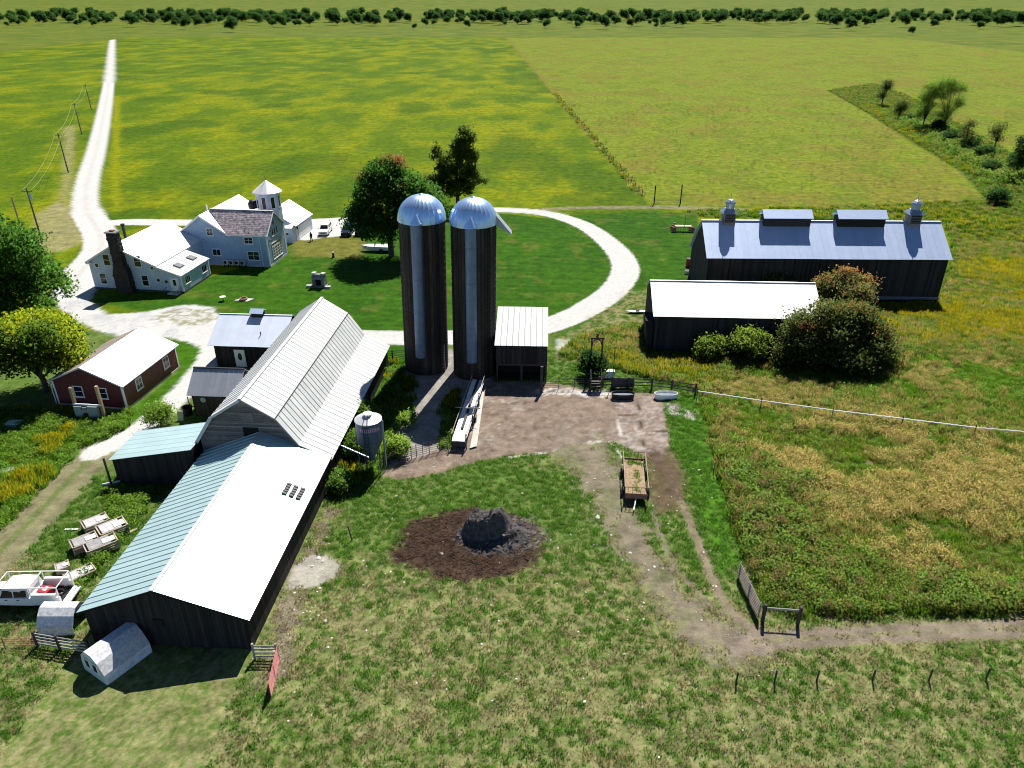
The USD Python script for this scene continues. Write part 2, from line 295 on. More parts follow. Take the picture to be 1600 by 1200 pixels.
C = dict(hayL=(.086, .138, .003), hayY=(.185, .20, .001), hayD=(.040, .085, .003), hayR=(.135, .172, .014), hayR2=(.145, .13, .022), lawn=(.022, .074, .004), lawnB=(.038, .108, .004), dry=(.15, .135, .03), gravel=(.47, .465, .45),
         dirt=(.20, .155, .122), conc=(.34, .32, .29), past=(.070, .125, .020), tan=(.25, .22, .115), trail=(.185, .15, .12), weed=(.055, .085, .010), gold=(.085, .095, .008), straw=(.055, .036, .026), track=(.20, .175, .11))
CLASSES = ['hay_field', 'hay_meadow', 'lawn', 'pasture', 'weed_meadow', 'gravel_road', 'gravel_drive', 'gravel_yard', 'dirt_track', 'barnyard', 'concrete_apron', 'manure_spread']
CI = {c: i for i, c in enumerate(CLASSES)}
def ground(X, Y):
    """surface colour and kind of ground at world points"""
    n1, n2, n3 = fb(X, Y, .09, 1), fb(X, Y, .35, 2), fb(X, Y, 1.6, 3, 3)
    n4 = fb(X, Y, 5.0, 9, 2)
    col = np.empty(X.shape + (3,), np.float32); cls = np.full(X.shape, CI['hay_field'], np.int32)
    def c(k): return np.array(C[k], np.float32)
    def mix(m, k): col[...] = col * (1 - m[..., None]) + (c(k) if isinstance(k, str) else k) * m[..., None]
    def put(sd, k, soft, amp, kind=None, alpha=1.):
        fade = np.clip(1.25 - Y / 260, .12, 1); m = st(-(sd + ((n3 - .5) * 2 * amp + (n4 - .5) * amp) * fade), -soft, soft) * alpha; mix(m, k)
        if kind: cls[m > .5] = CI[kind]
        return m
    col[:] = c('hayL'); xy = fb(X, Y * .8, .05, 5, 5)
    xz = fb(X, Y * .55, .10, 6, 5); mix(st(1 - xz, .48, .66) * .4, 'hayD'); mix(st(xz * .6 + n2 * .25 + n3 * .15, .45, .62) * .9, 'hayY'); mix((np.sin(Y * 2 * math.pi / 5.5 + n1 * 2) * .5 + .5) * .16, 'hayD'); mix(st(n2 * .6 + n3 * .4, .52, .64) * .45, 'hayD'); mix(st(1 - xy, .52, .66) * .7, 'hayD')
    # right hay meadow beyond the fence line
    a, b = FENCE_L0, FENCE_L1; side = ((X - a[0]) * (b[1] - a[1]) - (Y - a[1]) * (b[0] - a[0])) / np.hypot(*(b - a))
    sdR = np.maximum(side, (G(1000, 322)[1] - Y))            # right of the fence line and beyond the field track
    m = put(sdR if side[(X > 60) & (Y > 200)].mean() < 0 else np.maximum(-side, G(1000, 322)[1] - Y), 'hayR', .5, .4, 'hay_meadow')
    mix(m * st(fb(X, Y * .6, .09, 8, 5), .45, .62) * .75, 'hayR2'); mix(m * st(fb(X, Y * .6, .16, 10, 4), .5, .66) * .5, np.array((.075, .125, .008))); mix(m * st(fb(X, Y, .5, 12, 3), .56, .7) * .5, np.array((.17, .175, .012))); mix(m * st(n2, .52, .7) * .5, 'hayL'); mix(m * st(n3, .58, .7) * .35, 'hayD')
    put(np.abs(side) * 1.0 + np.where(Y < b[1], 50, 0) - .9, 'hayR2', .5, .5)
    # foreground pasture
    fore = Y - 92
    m = put(fore, 'past', 1.5, 1., 'pasture'); mix(m * st(n2 * .3 + n3 * .3 + n4 * .4, .40, .64) * .42, 'tan'); mix(m * st(n1, .42, .6) * .5, 'past')
    frontz = st(47 - Y + (n1 - .5) * 10, -3, 5) * m; mix(frontz * st(n1 * .3 + n3 * .25 + n4 * .45, .36, .62) * .62, 'tan')
    put(sdf(WEEDS_L, X, Y), 'weed', 1, .8, 'weed_meadow')
    for P, k, kind in ((LAWN, 'lawn', 'lawn'), (LAWN_R, 'lawn', 'lawn'), (LAWN_C, 'lawn', 'lawn')):
        m = put(sdf(P, X, Y), k, .4, .4, kind)
        mix(m * st(n1, .42, .62) * .4, 'lawnB'); mix(m * st(n2, .55, .72) * .35, 'dry')
        mix(m * (np.sin(Y * 2 * math.pi / 1.9 + X * .25) * .5 + .5) * .35, 'lawnB')
    put(sdf(LAWN_B, X, Y), 'lawnB', .6, .5, 'lawn')
    for P, k, a_ in ((TANP, 'tan', .7), (TANL, 'tan', .6), (DRYL, 'dry', .75), (GOLDV, 'hayY', .9)): put(sdf(P, X, Y), k, 1.2, 1.2, None, a_)
    m = put(sdf(MEADOW, X, Y), 'weed', .6, .8, 'weed_meadow')
    mix(m * st(-sdf(TANZ, X, Y) + (n2 - .5) * 8, -2, 2) * .8, np.array((.17, .15, .055)))
    for P in GOLDZ: put(sdf(P, X, Y), 'gold', .8, 1.0, None, .8)
    m = put(sdf(VERGE, X, Y), np.array((.05, .14, .008)), .8, 1.2, 'pasture', .9); mix(m * st(n3, .5, .7) * .5, 'past')
    # bare ground
    put(sdf(PAD, X, Y), np.array((.24, .225, .205)), .25, .25, 'concrete_apron');  # concrete tone lowered here to deepen the silo shadow
    m = put(sdf(BARNYARD, X, Y), 'dirt', .25, .35, 'barnyard')
    mix(m * st(n3, .5, .75) * .5, 'straw'); mix(m * st(n2 * .6 + n4 * .4, .56, .66) * .45, 'conc')
    edge = np.abs(sdl(GX([(960, 618), (966, 660), (972, 700)]), X, Y, 0)); mix(st(.10 + (n3 - .5) * .5 - edge, -.06, .06) * .8, np.array((.5, .48, .45)))
    edge = np.abs(sdl(GX([(790, 716), (860, 706), (885, 694), (955, 690), (972, 715)]), X, Y, 0)); mix(st(.08 + (n3 - .5) * 1.0 - edge, -.08, .08) * .8, np.array((.5, .48, .45)))
    edge = np.abs(sdl(GX([(850, 612), (955, 616)]), X, Y, 0)); mix(st(.8 + (n3 - .5) * 2.5 - edge, -.2, .2) * .7 * st(n4, .4, .55), np.array((.55, .53, .5)))
    mm = st(-sdf(SLABS, X, Y), -.1, .1); mix(mm * st(n3 * .5 + n4 * .5, .42, .62) * .5, np.array((.36, .33, .31)))
    for L in ([(958, 648), (1040, 650)], [(962, 672), (1044, 674)], [(996, 618), (1006, 700)]):
        mix(st(.07 - np.abs(sdl(GX(L), X, Y, 0)) + (n4 - .5) * .05, -.05, .05) * mm, np.array((.06, .05, .035)))
    m = put(sdl(DIRT_DIAG, X, Y, DIRT_W), 'trail', 1.2, 2.6, 'dirt_track', .85); mix(m * st(n2, .5, .66) * .5, 'past')
    put(sdf(GX([(508, 785), (530, 800), (505, 850), (470, 905), (470, 960), (450, 1060), (415, 1060), (440, 940), (480, 850)]), X, Y) + (n2 - .5) * 3, 'trail', .4, 1.6, None, .8)
    put(sdl(PATH, X, Y, .75), 'dirt', .2, .25, 'dirt_track', .8); put(sdl(PATH2, X, Y, .5), 'trail', .25, .4, 'dirt_track', .7)
    put(sdf(DARKD, X, Y), np.array((.085, .055, .04)), .8, .8, 'barnyard', .85)
    for L in TRACK_B: put(sdl(L, X, Y, .85), 'trail', .3, .35, 'dirt_track', .9)
    r = np.hypot((X - PILE_C[0]) / 7.2, (Y - PILE_C[1]) / 5.3) * 5.5 - 4.6
    r = r + (fb(X, Y, .6, 61, 3) - .5) * 2.6; put(r, 'straw', .5, .9, 'manure_spread')
    m = put(np.hypot((X - MOUND_C[0] - 1.4) / 3.0, (Y - MOUND_C[1] - .2) / 2.6) * 2.8 - 2.6, np.array((.085, .075, .070)), .9, 1.2, None, .7); mix(m * st(n4, .45, .62) * .6, np.array((.28, .28, .29)))
    put(sdf(PATCHC, X, Y), 'conc', .2, .3, 'concrete_apron', .8)
    t = sdl(TRACK_L, X, Y, 4.2); put(t, 'track', .5, .7, 'dirt_track', .75); mix(st(.4 - np.abs(sdl(TRACK_L, X, Y, 0)) , -.2, .3) * .6 * (Y < 65), 'past')
    for P in SAND: put(sdf(P, X, Y), 'gravel', .3, .4, None, .7)
    # gravel
    put(sdl(FIELD_TRACK, X, Y, 2.6), 'track', .4, .5, 'dirt_track', .75)
    put(sdl(SIDE_DRIVE, X, Y, 3.0), 'gravel', .3, .6, 'gravel_drive'); m = put(sdf(YARD, X, Y), 'gravel', .4, .9, 'gravel_yard'); mix(m * st(n2 * .5 + n3 * .5, .48, .62) * .6, np.array((.30, .31, .34))); mix(m * st(-sdf(GX([(225, 500), (262, 482), (336, 480), (345, 505), (300, 512)]), X, Y) + (n3 - .5) * 3, 0, 1) * st(n4 * .5 + n3 * .5, .44, .54) * .75, np.array((.16, .16, .06)))
    lw = np.interp(np.arange(len(LOOP)), [0, 16, 24, 34, 44, 60, 76], [4.5, 4.2, 3.6, 3.8, 4.6, 4.4, 4.6]); put(sdl(LOOP, X, Y, lw), 'gravel', .2, .3, 'gravel_drive')
    put(sdf(GX([(455, 372), (480, 352), (560, 342), (566, 366), (500, 372), (476, 376)]), X, Y), 'gravel', .3, .3, 'gravel_drive', .95)
    dd2 = sdl(LOOP, X, Y, 0); mix(st(lw.mean() / 2 - dd2, 0, .4) * st(n3 * .6 + n4 * .4, .48, .64) * .45, np.array((.31, .30, .29))); mix(st(-sdf(GX([(872, 520), (930, 495), (985, 452), (1085, 440), (1085, 452), (1012, 470), (1000, 520), (960, 560), (880, 562)]), X, Y) + (n2 - .5) * 5, -1, 1.5) * st(n3 * .5 + n4 * .5, .40, .58) * .7, np.array((.24, .20, .10)))
    mr = put(sdl(MAIN_ROAD, X, Y, np.asarray(MAIN_W)[:len(MAIN_ROAD)]), 'gravel', .25, .3, 'gravel_road')
    dd = sdl(MAIN_ROAD, X, Y, 0); mix(mr * st(.5 - np.abs(dd - .2), 0, .4) * .18, 'track')
    col *= (0.80 + .40 * n4 * .6 + .40 * n3 * .4)[..., None]
    z = (n2 - .5) * .12 + (n3 - .5) * .05
    return np.clip(col, 0, 1), cls, z

GROUND = usdkit.material(stage, '/World/Looks/ground_surface', {
    'a': ('attribute', {'attribute': 'albedo'}), 'g': ('geometry', {}), 'n': ('noise_texture', {'scale': .55, 'detail': 11, 'roughness': .78}), 'mr': ('map_range', {'from_min': .34, 'from_max': .66, 'to_min': .55, 'to_max': 1.45}),
    'h': ('hsv', {'hue': .5, 'saturation': 1, 'fac': 1}), 'bn': ('noise_texture', {'scale': 5, 'detail': 6, 'roughness': .7}), 'b': ('bump', {'strength': .8, 'distance': .10}),
    'p': ('principled_bsdf', {'roughness': .95, 'specular_ior_level': .05})},
    [('g.position', 'n.vector'), ('g.position', 'bn.vector'), ('n.fac', 'mr.value'), ('mr.result', 'h.value'), ('a.color', 'h.color'), ('h.color', 'p.base_color'), ('bn.fac', 'b.height'), ('b.normal', 'p.normal')], surface='p.BSDF')
GRAVELM = usdkit.material(stage, '/World/Looks/gravel_surface', {
    'a': ('attribute', {'attribute': 'albedo'}), 'g': ('geometry', {}), 'n': ('noise_texture', {'scale': 3, 'detail': 8, 'roughness': .7}), 'mr': ('map_range', {'from_min': .32, 'from_max': .68, 'to_min': .85, 'to_max': 1.12}),
    'h': ('hsv', {'hue': .5, 'saturation': 1, 'fac': 1}), 'bn': ('noise_texture', {'scale': 12, 'detail': 4, 'roughness': .7}), 'b': ('bump', {'strength': .4, 'distance': .04}),
    'p': ('principled_bsdf', {'roughness': .9, 'specular_ior_level': .15})},
    [('g.position', 'n.vector'), ('g.position', 'bn.vector'), ('n.fac', 'mr.value'), ('mr.result', 'h.value'), ('a.color', 'h.color'), ('h.color', 'p.base_color'), ('bn.fac', 'b.height'), ('b.normal', 'p.normal')], surface='p.BSDF')
parts_g = {k: [] for k in range(len(CLASSES))}
for x0, x1, y0, y1, cs in ((-52, 52, 24, 62, .15), (-118, 118, 62, 152, .34), (-300, 300, 152, 420, .75), (-420, 420, 420, 900, 2.), (-95, -52, 24, 62, 1.), (52, 95, 24, 62, 1.), (-300, -118, 62, 152, 3.), (118, 300, 62, 152, 3.)):
    nx, ny = max(2, round((x1 - x0) / cs)), max(2, round((y1 - y0) / cs))
    gx, gy = np.meshgrid(np.linspace(x0, x1, nx + 1), np.linspace(y0, y1, ny + 1))
    gx, gy = gx.astype(np.float32), gy.astype(np.float32)
    colr, cl, z = ground(gx, gy)
    V = np.stack([gx, gy, z], -1).reshape(-1, 3); Cc = colr.reshape(-1, 3)
    idx = np.arange((nx + 1) * (ny + 1)).reshape(ny + 1, nx + 1)
    q = np.stack([idx[:-1, :-1], idx[:-1, 1:], idx[1:, 1:], idx[1:, :-1]], -1).reshape(-1, 4); qc = cl[:-1, :-1].reshape(-1)
    for k in range(len(CLASSES)):
        f = q[qc == k]
        if len(f):
            u, inv = np.unique(f, return_inverse=True); parts_g[k].append((V[u], inv.reshape(-1, 4), Cc[u]))
GLAB = {'hay_field': ('wide mown hay field mottled green and yellow behind the farmhouse', 'field'), 'hay_meadow': ('paler olive grass field beyond the fence line behind the long barn', 'field'), 'lawn': ('mown green lawn inside the curved gravel drive', 'lawn'),
        'pasture': ('short patchy green and tan pasture around the dark heap', 'pasture'), 'weed_meadow': ('overgrown ground under the tall weeds on the right', 'meadow'), 'gravel_road': ('straight white gravel road coming down past the white farmhouse', 'road'),
        'gravel_drive': ('white gravel drive looping round the lawn behind the silos', 'drive'), 'gravel_yard': ('white gravel yard between the white farmhouse and the red building', 'yard'), 'dirt_track': ('bare brown dirt track worn through the grass', 'track'),
        'barnyard': ('bare brown barnyard in front of the open shed beside the silos', 'barnyard'), 'concrete_apron': ('grey concrete apron in the shadow of the silos', 'concrete'), 'manure_spread': ('brown ring of straw and litter round the dark heap', 'litter')}
for k, name in enumerate(CLASSES):
    if not parts_g[k]: continue
    vs, fs, cs_, n = [], [], [], 0
    for v, f, c_ in parts_g[k]: vs.append(v); fs.append(f + n); cs_.append(c_); n += len(v)
    v, f, c_ = np.vstack(vs), np.vstack(fs), np.vstack(cs_)
    g = usdkit.mesh(stage, '/World/' + name, (v, f), GRAVELM if 'gravel' in name else GROUND, smooth=True)
    UsdGeom.PrimvarsAPI(g).CreatePrimvar('albedo', Sdf.ValueTypeNames.Color3fArray, 'vertex').Set(Vt.Vec3fArray.FromNumpy(c_.astype(np.float32)))
    tag(g, GLAB[name][0], GLAB[name][1], kind='structure')
# the land going on to the horizon
FAR = usdkit.material(stage, '/World/Looks/far_fields', {
    'g': ('geometry', {}), 'v': ('voronoi_texture', {'scale': .006}), 'n': ('noise_texture', {'scale': .03, 'detail': 8, 'roughness': .65}), 'r': ('rgb_ramp', {'ramp': [(.3, (.05, .09, .012)), (.5, (.09, .125, .012)), (.7, (.15, .15, .02))]}),
    'p': ('principled_bsdf', {'roughness': .95, 'specular_ior_level': .05})}, [('g.position', 'n.vector'), ('n.fac', 'r.fac'), ('r.color', 'p.base_color')], surface='p.BSDF')
gx, gy = np.meshgrid(np.linspace(-9000, 9000, 61), np.concatenate([np.linspace(-600, 380, 8), np.linspace(880, 14000, 50)]))
gz = np.where(gy < 1400, -.35, -.35 + np.minimum((gy - 1400) * .03, 160) * fb(gx, gy, .0006, 4)); idx = np.arange(gx.size).reshape(gx.shape)
obj('terrain', (np.stack([gx, gy, gz], -1).reshape(-1, 3), np.stack([idx[:-1, :-1], idx[:-1, 1:], idx[1:, 1:], idx[1:, :-1]], -1).reshape(-1, 4)), FAR, smooth=True)
tag(stage.GetPrimAtPath('/World/terrain'), 'open farmland running on to far low hills', 'land', kind='structure')
# ------------------------------------------------------------------ building helpers
def V3(*a): return np.array(a, float)
def roof(parent, a, b, c, d, n, m, name='roof_panel', rib=.035, th=.04, ribw=.05, gap=.002):
    """metal roofing: eave a-b, top edge d-c, split into n panels with a raised rib on each seam"""
    a, b, c, d = map(lambda p: np.asarray(p, float), (a, b, c, d)); nr = np.cross(b - a, d - a); nr /= np.linalg.norm(nr)
    if nr[2] < 0: nr = -nr
    for i in range(n):
        t0, t1 = i / n, (i + 1) / n - gap / np.linalg.norm(b - a)
        pa, pb, pc, pd = a + (b - a) * t0, a + (b - a) * t1, d + (c - d) * t1, d + (c - d) * t0
        dz = nr * (.003 * (i % 2)); mb = MB()
        lo, hi = [p - nr * th + dz for p in (pa, pb, pc, pd)], [p + dz for p in (pa, pb, pc, pd)]
        if np.cross(pb - pa, pd - pa)[2] < 0: lo, hi = lo[::-1], hi[::-1]
        mb.hexa(lo, hi)
        if rib: 
            e = (b - a) / np.linalg.norm(b - a) * ribw / 2
            mb.beam(pa + e + nr * (rib / 2 + dz), pd + (pa - pd) * min(.3, .1 / np.linalg.norm(pa - pd)) + e + nr * (rib / 2 + dz), ribw, rib, up=nr)
        obj(name, mb, m, parent)
def clad(parent, poly, o, u, w, m, bw=.25, vertical=True, th=.025, name='board', gap=.012):
    """boards clipped to a wall outline poly (list of (a, b)) on the plane o + a*u + b*w; the outward normal is u x w"""
    P = Polygon(poly); x0, y0, x1, y1 = P.bounds; k = x0 if vertical else y0; end = x1 if vertical else y1
    while k < end - .02:
        q = P.intersection(sbox(k + gap / 2, y0 - 1, min(k + bw, end) - gap / 2, y1 + 1) if vertical else sbox(x0 - 1, k + gap / 2, x1 + 1, min(k + bw, end) - gap / 2))
        k += bw
        if q.is_empty or q.area < .01 or q.geom_type != 'Polygon': continue
        pts = list(q.exterior.coords)[:-1]
        if vertical: lowest = min(p[1] for p in pts); pts = [(p[0], p[1] + (rnd.uniform(0, .06) if p[1] < lowest + .01 else 0)) for p in pts]
        obj(name, MB().extr(pts, np.asarray(o, float) + np.cross(u, w) * .001, u, w, th + rnd.uniform(0, .012)), m, parent)
def body(parent, prof, y0, y1, m, name='wall', x_axis=True):
    """closed building volume: profile (x, z) carried from y0 to y1"""
    return obj(name, MB().extr(prof, (0, y1, 0), (1, 0, 0), (0, 0, 1), y1 - y0), m, parent)
def window(parent, o, u, w, ww, hh, cols=2, rows=2, frame=TRIMW, name='window', fw=.1, sill=True, proud=.03):
    """o = lower left corner on the wall; u, w in-plane axes; outward = u x w"""
    o = np.asarray(o, float); u, w = np.asarray(u, float), np.asarray(w, float); n = np.cross(u, w); mb = MB()
    R = [(-fw, ww + fw, -fw, 0), (-fw, ww + fw, hh, hh + fw), (-fw, 0, 0, hh), (ww, ww + fw, 0, hh)]
    for a0, a1, b0, b1 in R: mb.extr([(a0, b0), (a1, b0), (a1, b1), (a0, b1)], o - n * .02, u, w, .02 + proud + .03)
    f = obj(name, mb, frame, parent)
    obj('pane', MB().extr([(0, 0), (ww, 0), (ww, hh), (0, hh)], o - n * .01, u, w, .01 + proud), GLASS, f)
    mb = MB()
    for i in range(1, cols): mb.extr([(ww * i / cols - .025, 0), (ww * i / cols + .025, 0), (ww * i / cols + .025, hh), (ww * i / cols - .025, hh)], o + n * (proud - .005), u, w, .02)
    for j in range(1, rows): mb.extr([(0, hh * j / rows - .025), (ww, hh * j / rows - .025), (ww, hh * j / rows + .025), (0, hh * j / rows + .025)], o + n * (proud - .006), u, w, .024)
    if mb.v: obj('muntin', mb, frame, f)
    if sill: obj('sill', MB().extr([(-fw - .05, -fw - .06), (ww + fw + .05, -fw - .06), (ww + fw + .05, -fw), (-fw - .05, -fw)], o - n * .02, u, w, .12), frame, f)
    return f
UX, UZ = V3(1, 0, 0), V3(0, 0, 1)

# ------------------------------------------------------------------ lower long barn
LBP, LBR = (-23.87, 37.18, 0), -3.41
lb = thing('long_barn', 'low dark board barn with pale ribbed metal gable roof, nearest in the lower left', 'barn', LBP, LBR)
w1, w2, he, hr, L = 5.76, 6.26, 2.9, 5.21, 20.3
body(lb, [(-w1 + .45, 0), (w2 - .35, 0), (w2 - .35, he + .02), (0, hr - .12), (-w1 + .45, he + .08)], .2, L - .25, WOODB)
roof(lb, (-w1, L, he), (-w1, 0, he), (0, 0, hr), (0, L, hr), 30, ROOF_CYAN, rib=.05, ribw=.07)
roof(lb, (w2, 0, he), (w2, L, he), (0, L, hr), (0, 0, hr), 27, ROOF_CYAN, rib=.02)
obj('ridge_cap', MB().beam((-.0, -.02, hr + .02), (0, L - .03, hr + .02), .30, .03), RIDGE, lb)
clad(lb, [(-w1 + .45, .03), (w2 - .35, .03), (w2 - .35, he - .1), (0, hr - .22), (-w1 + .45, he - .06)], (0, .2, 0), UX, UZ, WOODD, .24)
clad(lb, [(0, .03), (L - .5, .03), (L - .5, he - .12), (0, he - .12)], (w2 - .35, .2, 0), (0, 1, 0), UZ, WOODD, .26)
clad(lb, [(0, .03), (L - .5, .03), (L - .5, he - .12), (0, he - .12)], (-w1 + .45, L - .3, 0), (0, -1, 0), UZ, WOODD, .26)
obj('fascia', MB().beam((w2 + .01, .0, he - .07), (w2 + .01, L - .05, he - .07), .03, .12).beam((0, -.01, hr - .09), (w2, -.01, he - .09), .03, .12).beam((0, -.012, hr - .09), (-w1, -.012, he - .09), .03, .12), WOODB, lb)
obj('hatch', MB().box(-.6, .1, .10, .17, 1.9, 2.5), WOODB, lb)
for k in range(3):   # three slotted vents on the sunny slope
    t0 = .62; y = 14.6 - k * .02; x = 4.15 + k * .56; z = hr + (he - hr) * x / w2
    mb = MB(); sl = (he - hr) / w2
    for j in range(5): mb.hexa([(x + dx, y - j * .32 + dy, z + dx * sl + .02) for dx, dy in ((0, -.2), (.34, -.2), (.34, 0), (0, 0))], [(x + dx, y - j * .32 + dy, z + dx * sl + .16) for dx, dy in ((0, -.2), (.34, -.2), (.34, 0), (0, 0))])
    obj('roof_vent', mb, STEELD, lb)

# ------------------------------------------------------------------ gambrel barn
GBP, GBR = (-24.0, 57.2, 0), -3.82
gb = thing('gambrel_barn', 'tall barn with white ribbed gambrel roof and weathered plank gable', 'barn', GBP, GBR)
wk, ws, we, hr, hk, hs, he, L = 2.94, 4.72, 7.64, 8.67, 6.78, 4.13, 2.66, 25.0
body(gb, [(-ws + .25, 0), (ws - .12, 0), (ws - .12, hs - .1), (wk - .12, hk - .2), (0, hr - .14), (-wk + .02, hk - .12), (-ws + .25, hs + .15)], .35, L - .3, WOODB)
obj('lean_to_wall', MB().extr([(ws - .05, 0), (we - .35, 0), (we - .35, he + .02), (ws - .05, hs - .12)], (0, L - .3, 0), UX, UZ, L - .65), WOODB, gb)
for (x0, z0), (x1, z1), rb in (((wk, hk), (0, hr), .02), ((ws, hs), (wk, hk), .05), ((we, he), (ws, hs), .02)):
    roof(gb, (x0, 0, z0), (x0, L, z0), (x1, L, z1), (x1, 0, z1), 33, ROOF_GB, rib=rb, gap=.05)  # wide gaps over the dark backing stand in for rib shadow lines
for (x0, z0), (x1, z1) in (((-wk, hk), (0, hr)), ((-ws - .25, hs - .35), (-wk, hk))):
    roof(gb, (x0, L, z0), (x0, 0, z0), (x1, 0, z1), (x1, L, z1), 33, ROOF_GB, rib=.05)
obj('ridge_cap', MB().beam((0, -.02, hr + .025), (0, L + .02, hr + .025), .34, .03), RIDGE, gb)
obj('knee_flashing', MB().beam((wk + .03, 0, hk + .03), (wk + .03, L, hk + .03), .07, .05), STEELD, gb)
obj('rake_trim', MB().beam((0, -.03, hr - .12), (-wk, -.03, hk - .12), .05, .22).beam((-wk, -.03, hk - .12), (-ws - .25, -.03, hs - .45), .05, .3), TRIMG, gb)
obj('rake_trim', MB().beam((0, -.03, hr - .1), (wk, -.03, hk - .1), .05, .12).beam((wk, -.03, hk - .1), (ws, -.03, hs - .1), .05, .12), WOODG, gb)
clad(gb, [(-ws + .25, 1.5), (ws, 1.5), (ws, hs - .05), (wk - .02, hk - .14), (0, hr - .16), (-wk + .02, hk - .14), (-ws + .25, hs + .12)], (0, .35, 0), UX, UZ, WOODG, .2, vertical=False, name='plank')
obj('loft_door', MB().box(-.2, .75, .28, .32, 6.2, 7.05), WOODG, gb); obj('loft_frame', MB().box(-.3, -.2, .27, .33, 6.1, 7.15).box(.75, .85, .27, .33, 6.1, 7.15).box(-.2, .75, .27, .33, 7.05, 7.15), WOODG, gb)
obj('lower_hatch', MB().box(-.3, 1.1, .28, .325, 4.5, 5.6), WOODB, gb)
clad(gb, [(0, .03), (L - .7, .03), (L - .7, he - .1), (0, he - .1)], (we - .35, .4, 0), (0, 1, 0), UZ, WOODD, .3)

# ------------------------------------------------------------------ lean-to on the left
A, B_, C_, D_ = G(169, 719, 2.6), G(308, 692, 4.05), G(332, 649, 4.05), G(215, 674, 2.6)
rot = math.degrees(math.atan2((B_ - A)[1], (B_ - A)[0])); rot = GBR
ls = thing('lean_to_shed', 'dark board lean-to with pale bluish metal roof against the gambrel barn, left side', 'shed', (A[0], A[1], 0), rot)
WL, DL = 8.0, 5.1
roof(ls, (0, DL, 2.6), (0, 0, 2.6), (WL, 0, 4.05), (WL, DL, 4.05), 6, ROOF_CYAN, rib=.012)
obj('wall', MB().extr([(.25, 0), (WL, 0), (WL, 3.95), (.25, 2.55)], (0, DL - .2, 0), UX, UZ, DL - .4), WOODB, ls)
clad(ls, [(.25, .03), (WL, .03), (WL, 3.9), (.25, 2.5)], (0, .2, 0), UX, UZ, WOODD, .22)
obj('post', MB().beam((-.25, -.2, 0), (-.25, -.2, 2.9), .14, .14), FENCEW, ls)
# ------------------------------------------------------------------ grey seam shed and dark shed on the far left of the gambrel barn
gs = thing('seamed_shed', 'small low shed with grey standing-seam roof between dark shed and lean-to', 'shed', (-34.37, 68.94, 0), GBR)
WG = 5.6
roof(gs, (0, 0, 2.66), (WG, 0, 2.66), (WG, 2.6, 4.67), (0, 2.6, 4.67), 10, ROOF_SEAM, rib=.05, ribw=.04)
roof(gs, (WG, 4.8, 3.0), (0, 4.8, 3.0), (0, 2.6, 4.66), (WG, 2.6, 4.66), 10, ROOF_SEAM, rib=.05, ribw=.04)
obj('ridge_cap', MB().beam((-.02, 2.6, 4.72), (WG, 2.6, 4.72), .2, .1), STEELD, gs)
obj('wall', MB().extr([(.35, 0), (4.4, 0), (4.4, 2.8), (2.5, 4.38), (.35, 2.55)], (.35, 0, 0), (0, 1, 0), UZ, WG - .3), WOODB, gs)
clad(gs, [(.35, .03), (WG, .03), (WG, 2.5), (.35, 2.5)], (0, .35, 0), UX, UZ, mat('brown_boards', (.10, .075, .045), .85, var=.25, scale=2, stretch=(6, 6, .6), rand=.35), .22)
obj('wall_plate', MB().tube([(1.55, .30, 2.05), (1.55, .24, 2.05)], .3, 20), mat('round_plate', (.5, .56, .62), .3, .3, scale=6), gs)
obj('downpipe', MB().tube([(.05, .02, 2.5), (.1, -.1, 2.0), (.3, -.1, 1.4), (.45, .25, 1.2)], .05, 6), STEELD, gs)
ds = thing('dark_shed', 'dark board shed with blue-grey metal roof, ridge vent and white door', 'shed', (-36.54, 80.96, 0), GBR)
WD = 9.2
roof(ds, (0, 0, 2.96), (WD, 0, 2.96), (WD, 4.64, 5.2), (0, 4.64, 5.2), 12, ROOF_PALE, rib=.012)
roof(ds, (WD, 9.2, 2.96), (0, 9.2, 2.96), (0, 4.64, 5.2), (WD, 4.64, 5.2), 12, ROOF_BLUE, rib=.012)
obj('ridge_cap', MB().beam((-.03, 4.64, 5.23), (WD, 4.64, 5.23), .22, .03), RIDGE, ds)
obj('wall', MB().extr([(.45, 0), (8.8, 0), (8.8, 3.0), (4.64, 5.05), (.45, 3.0)], (.6, 0, 0), (0, 1, 0), UZ, WD - .7), WOODB, ds)
clad(ds, [(.6, .03), (WD, .03), (WD, 2.9), (.6, 2.9)], (0, .45, 0), UX, UZ, WOODD, .22)
dr = obj('door', MB().box(3.0, 4.3, .34, .40, .08, 2.35), TRIMW, ds, label='white panel door with dark oval glass')
obj('oval_glass', MB().add(*(lambda m: (m.vertices * [.26, .02, .5] + [3.65, .34, 1.45], m.faces))(trimesh.creation.icosphere(2))), GLASS, dr)
vb = obj('ridge_vent', MB().box(4.2, 5.6, 4.2, 5.1, 4.9, 5.62), WOODD, ds)
obj('vent_roof', MB().hexa([(4.05, 3.95, 5.55), (5.75, 3.95, 5.55), (5.75, 4.65, 5.95), (4.05, 4.65, 5.95)], [(4.05, 3.95, 5.6), (5.75, 3.95, 5.6), (5.75, 4.65, 6.0), (4.05, 4.65, 6.0)]).hexa([(4.05, 4.65, 5.95), (5.75, 4.65, 5.95), (5.75, 5.35, 5.55), (4.05, 5.35, 5.55)], [(4.05, 4.65, 6.0), (5.75, 4.65, 6.0), (5.75, 5.35, 5.6), (4.05, 5.35, 5.6)]), ROOF_BLUE, vb)
obj('vent_pipe', MB().tube([(6.1, 1.7, 3.7), (6.1, 1.7, 4.2)], .06, 8), STEELD, ds)

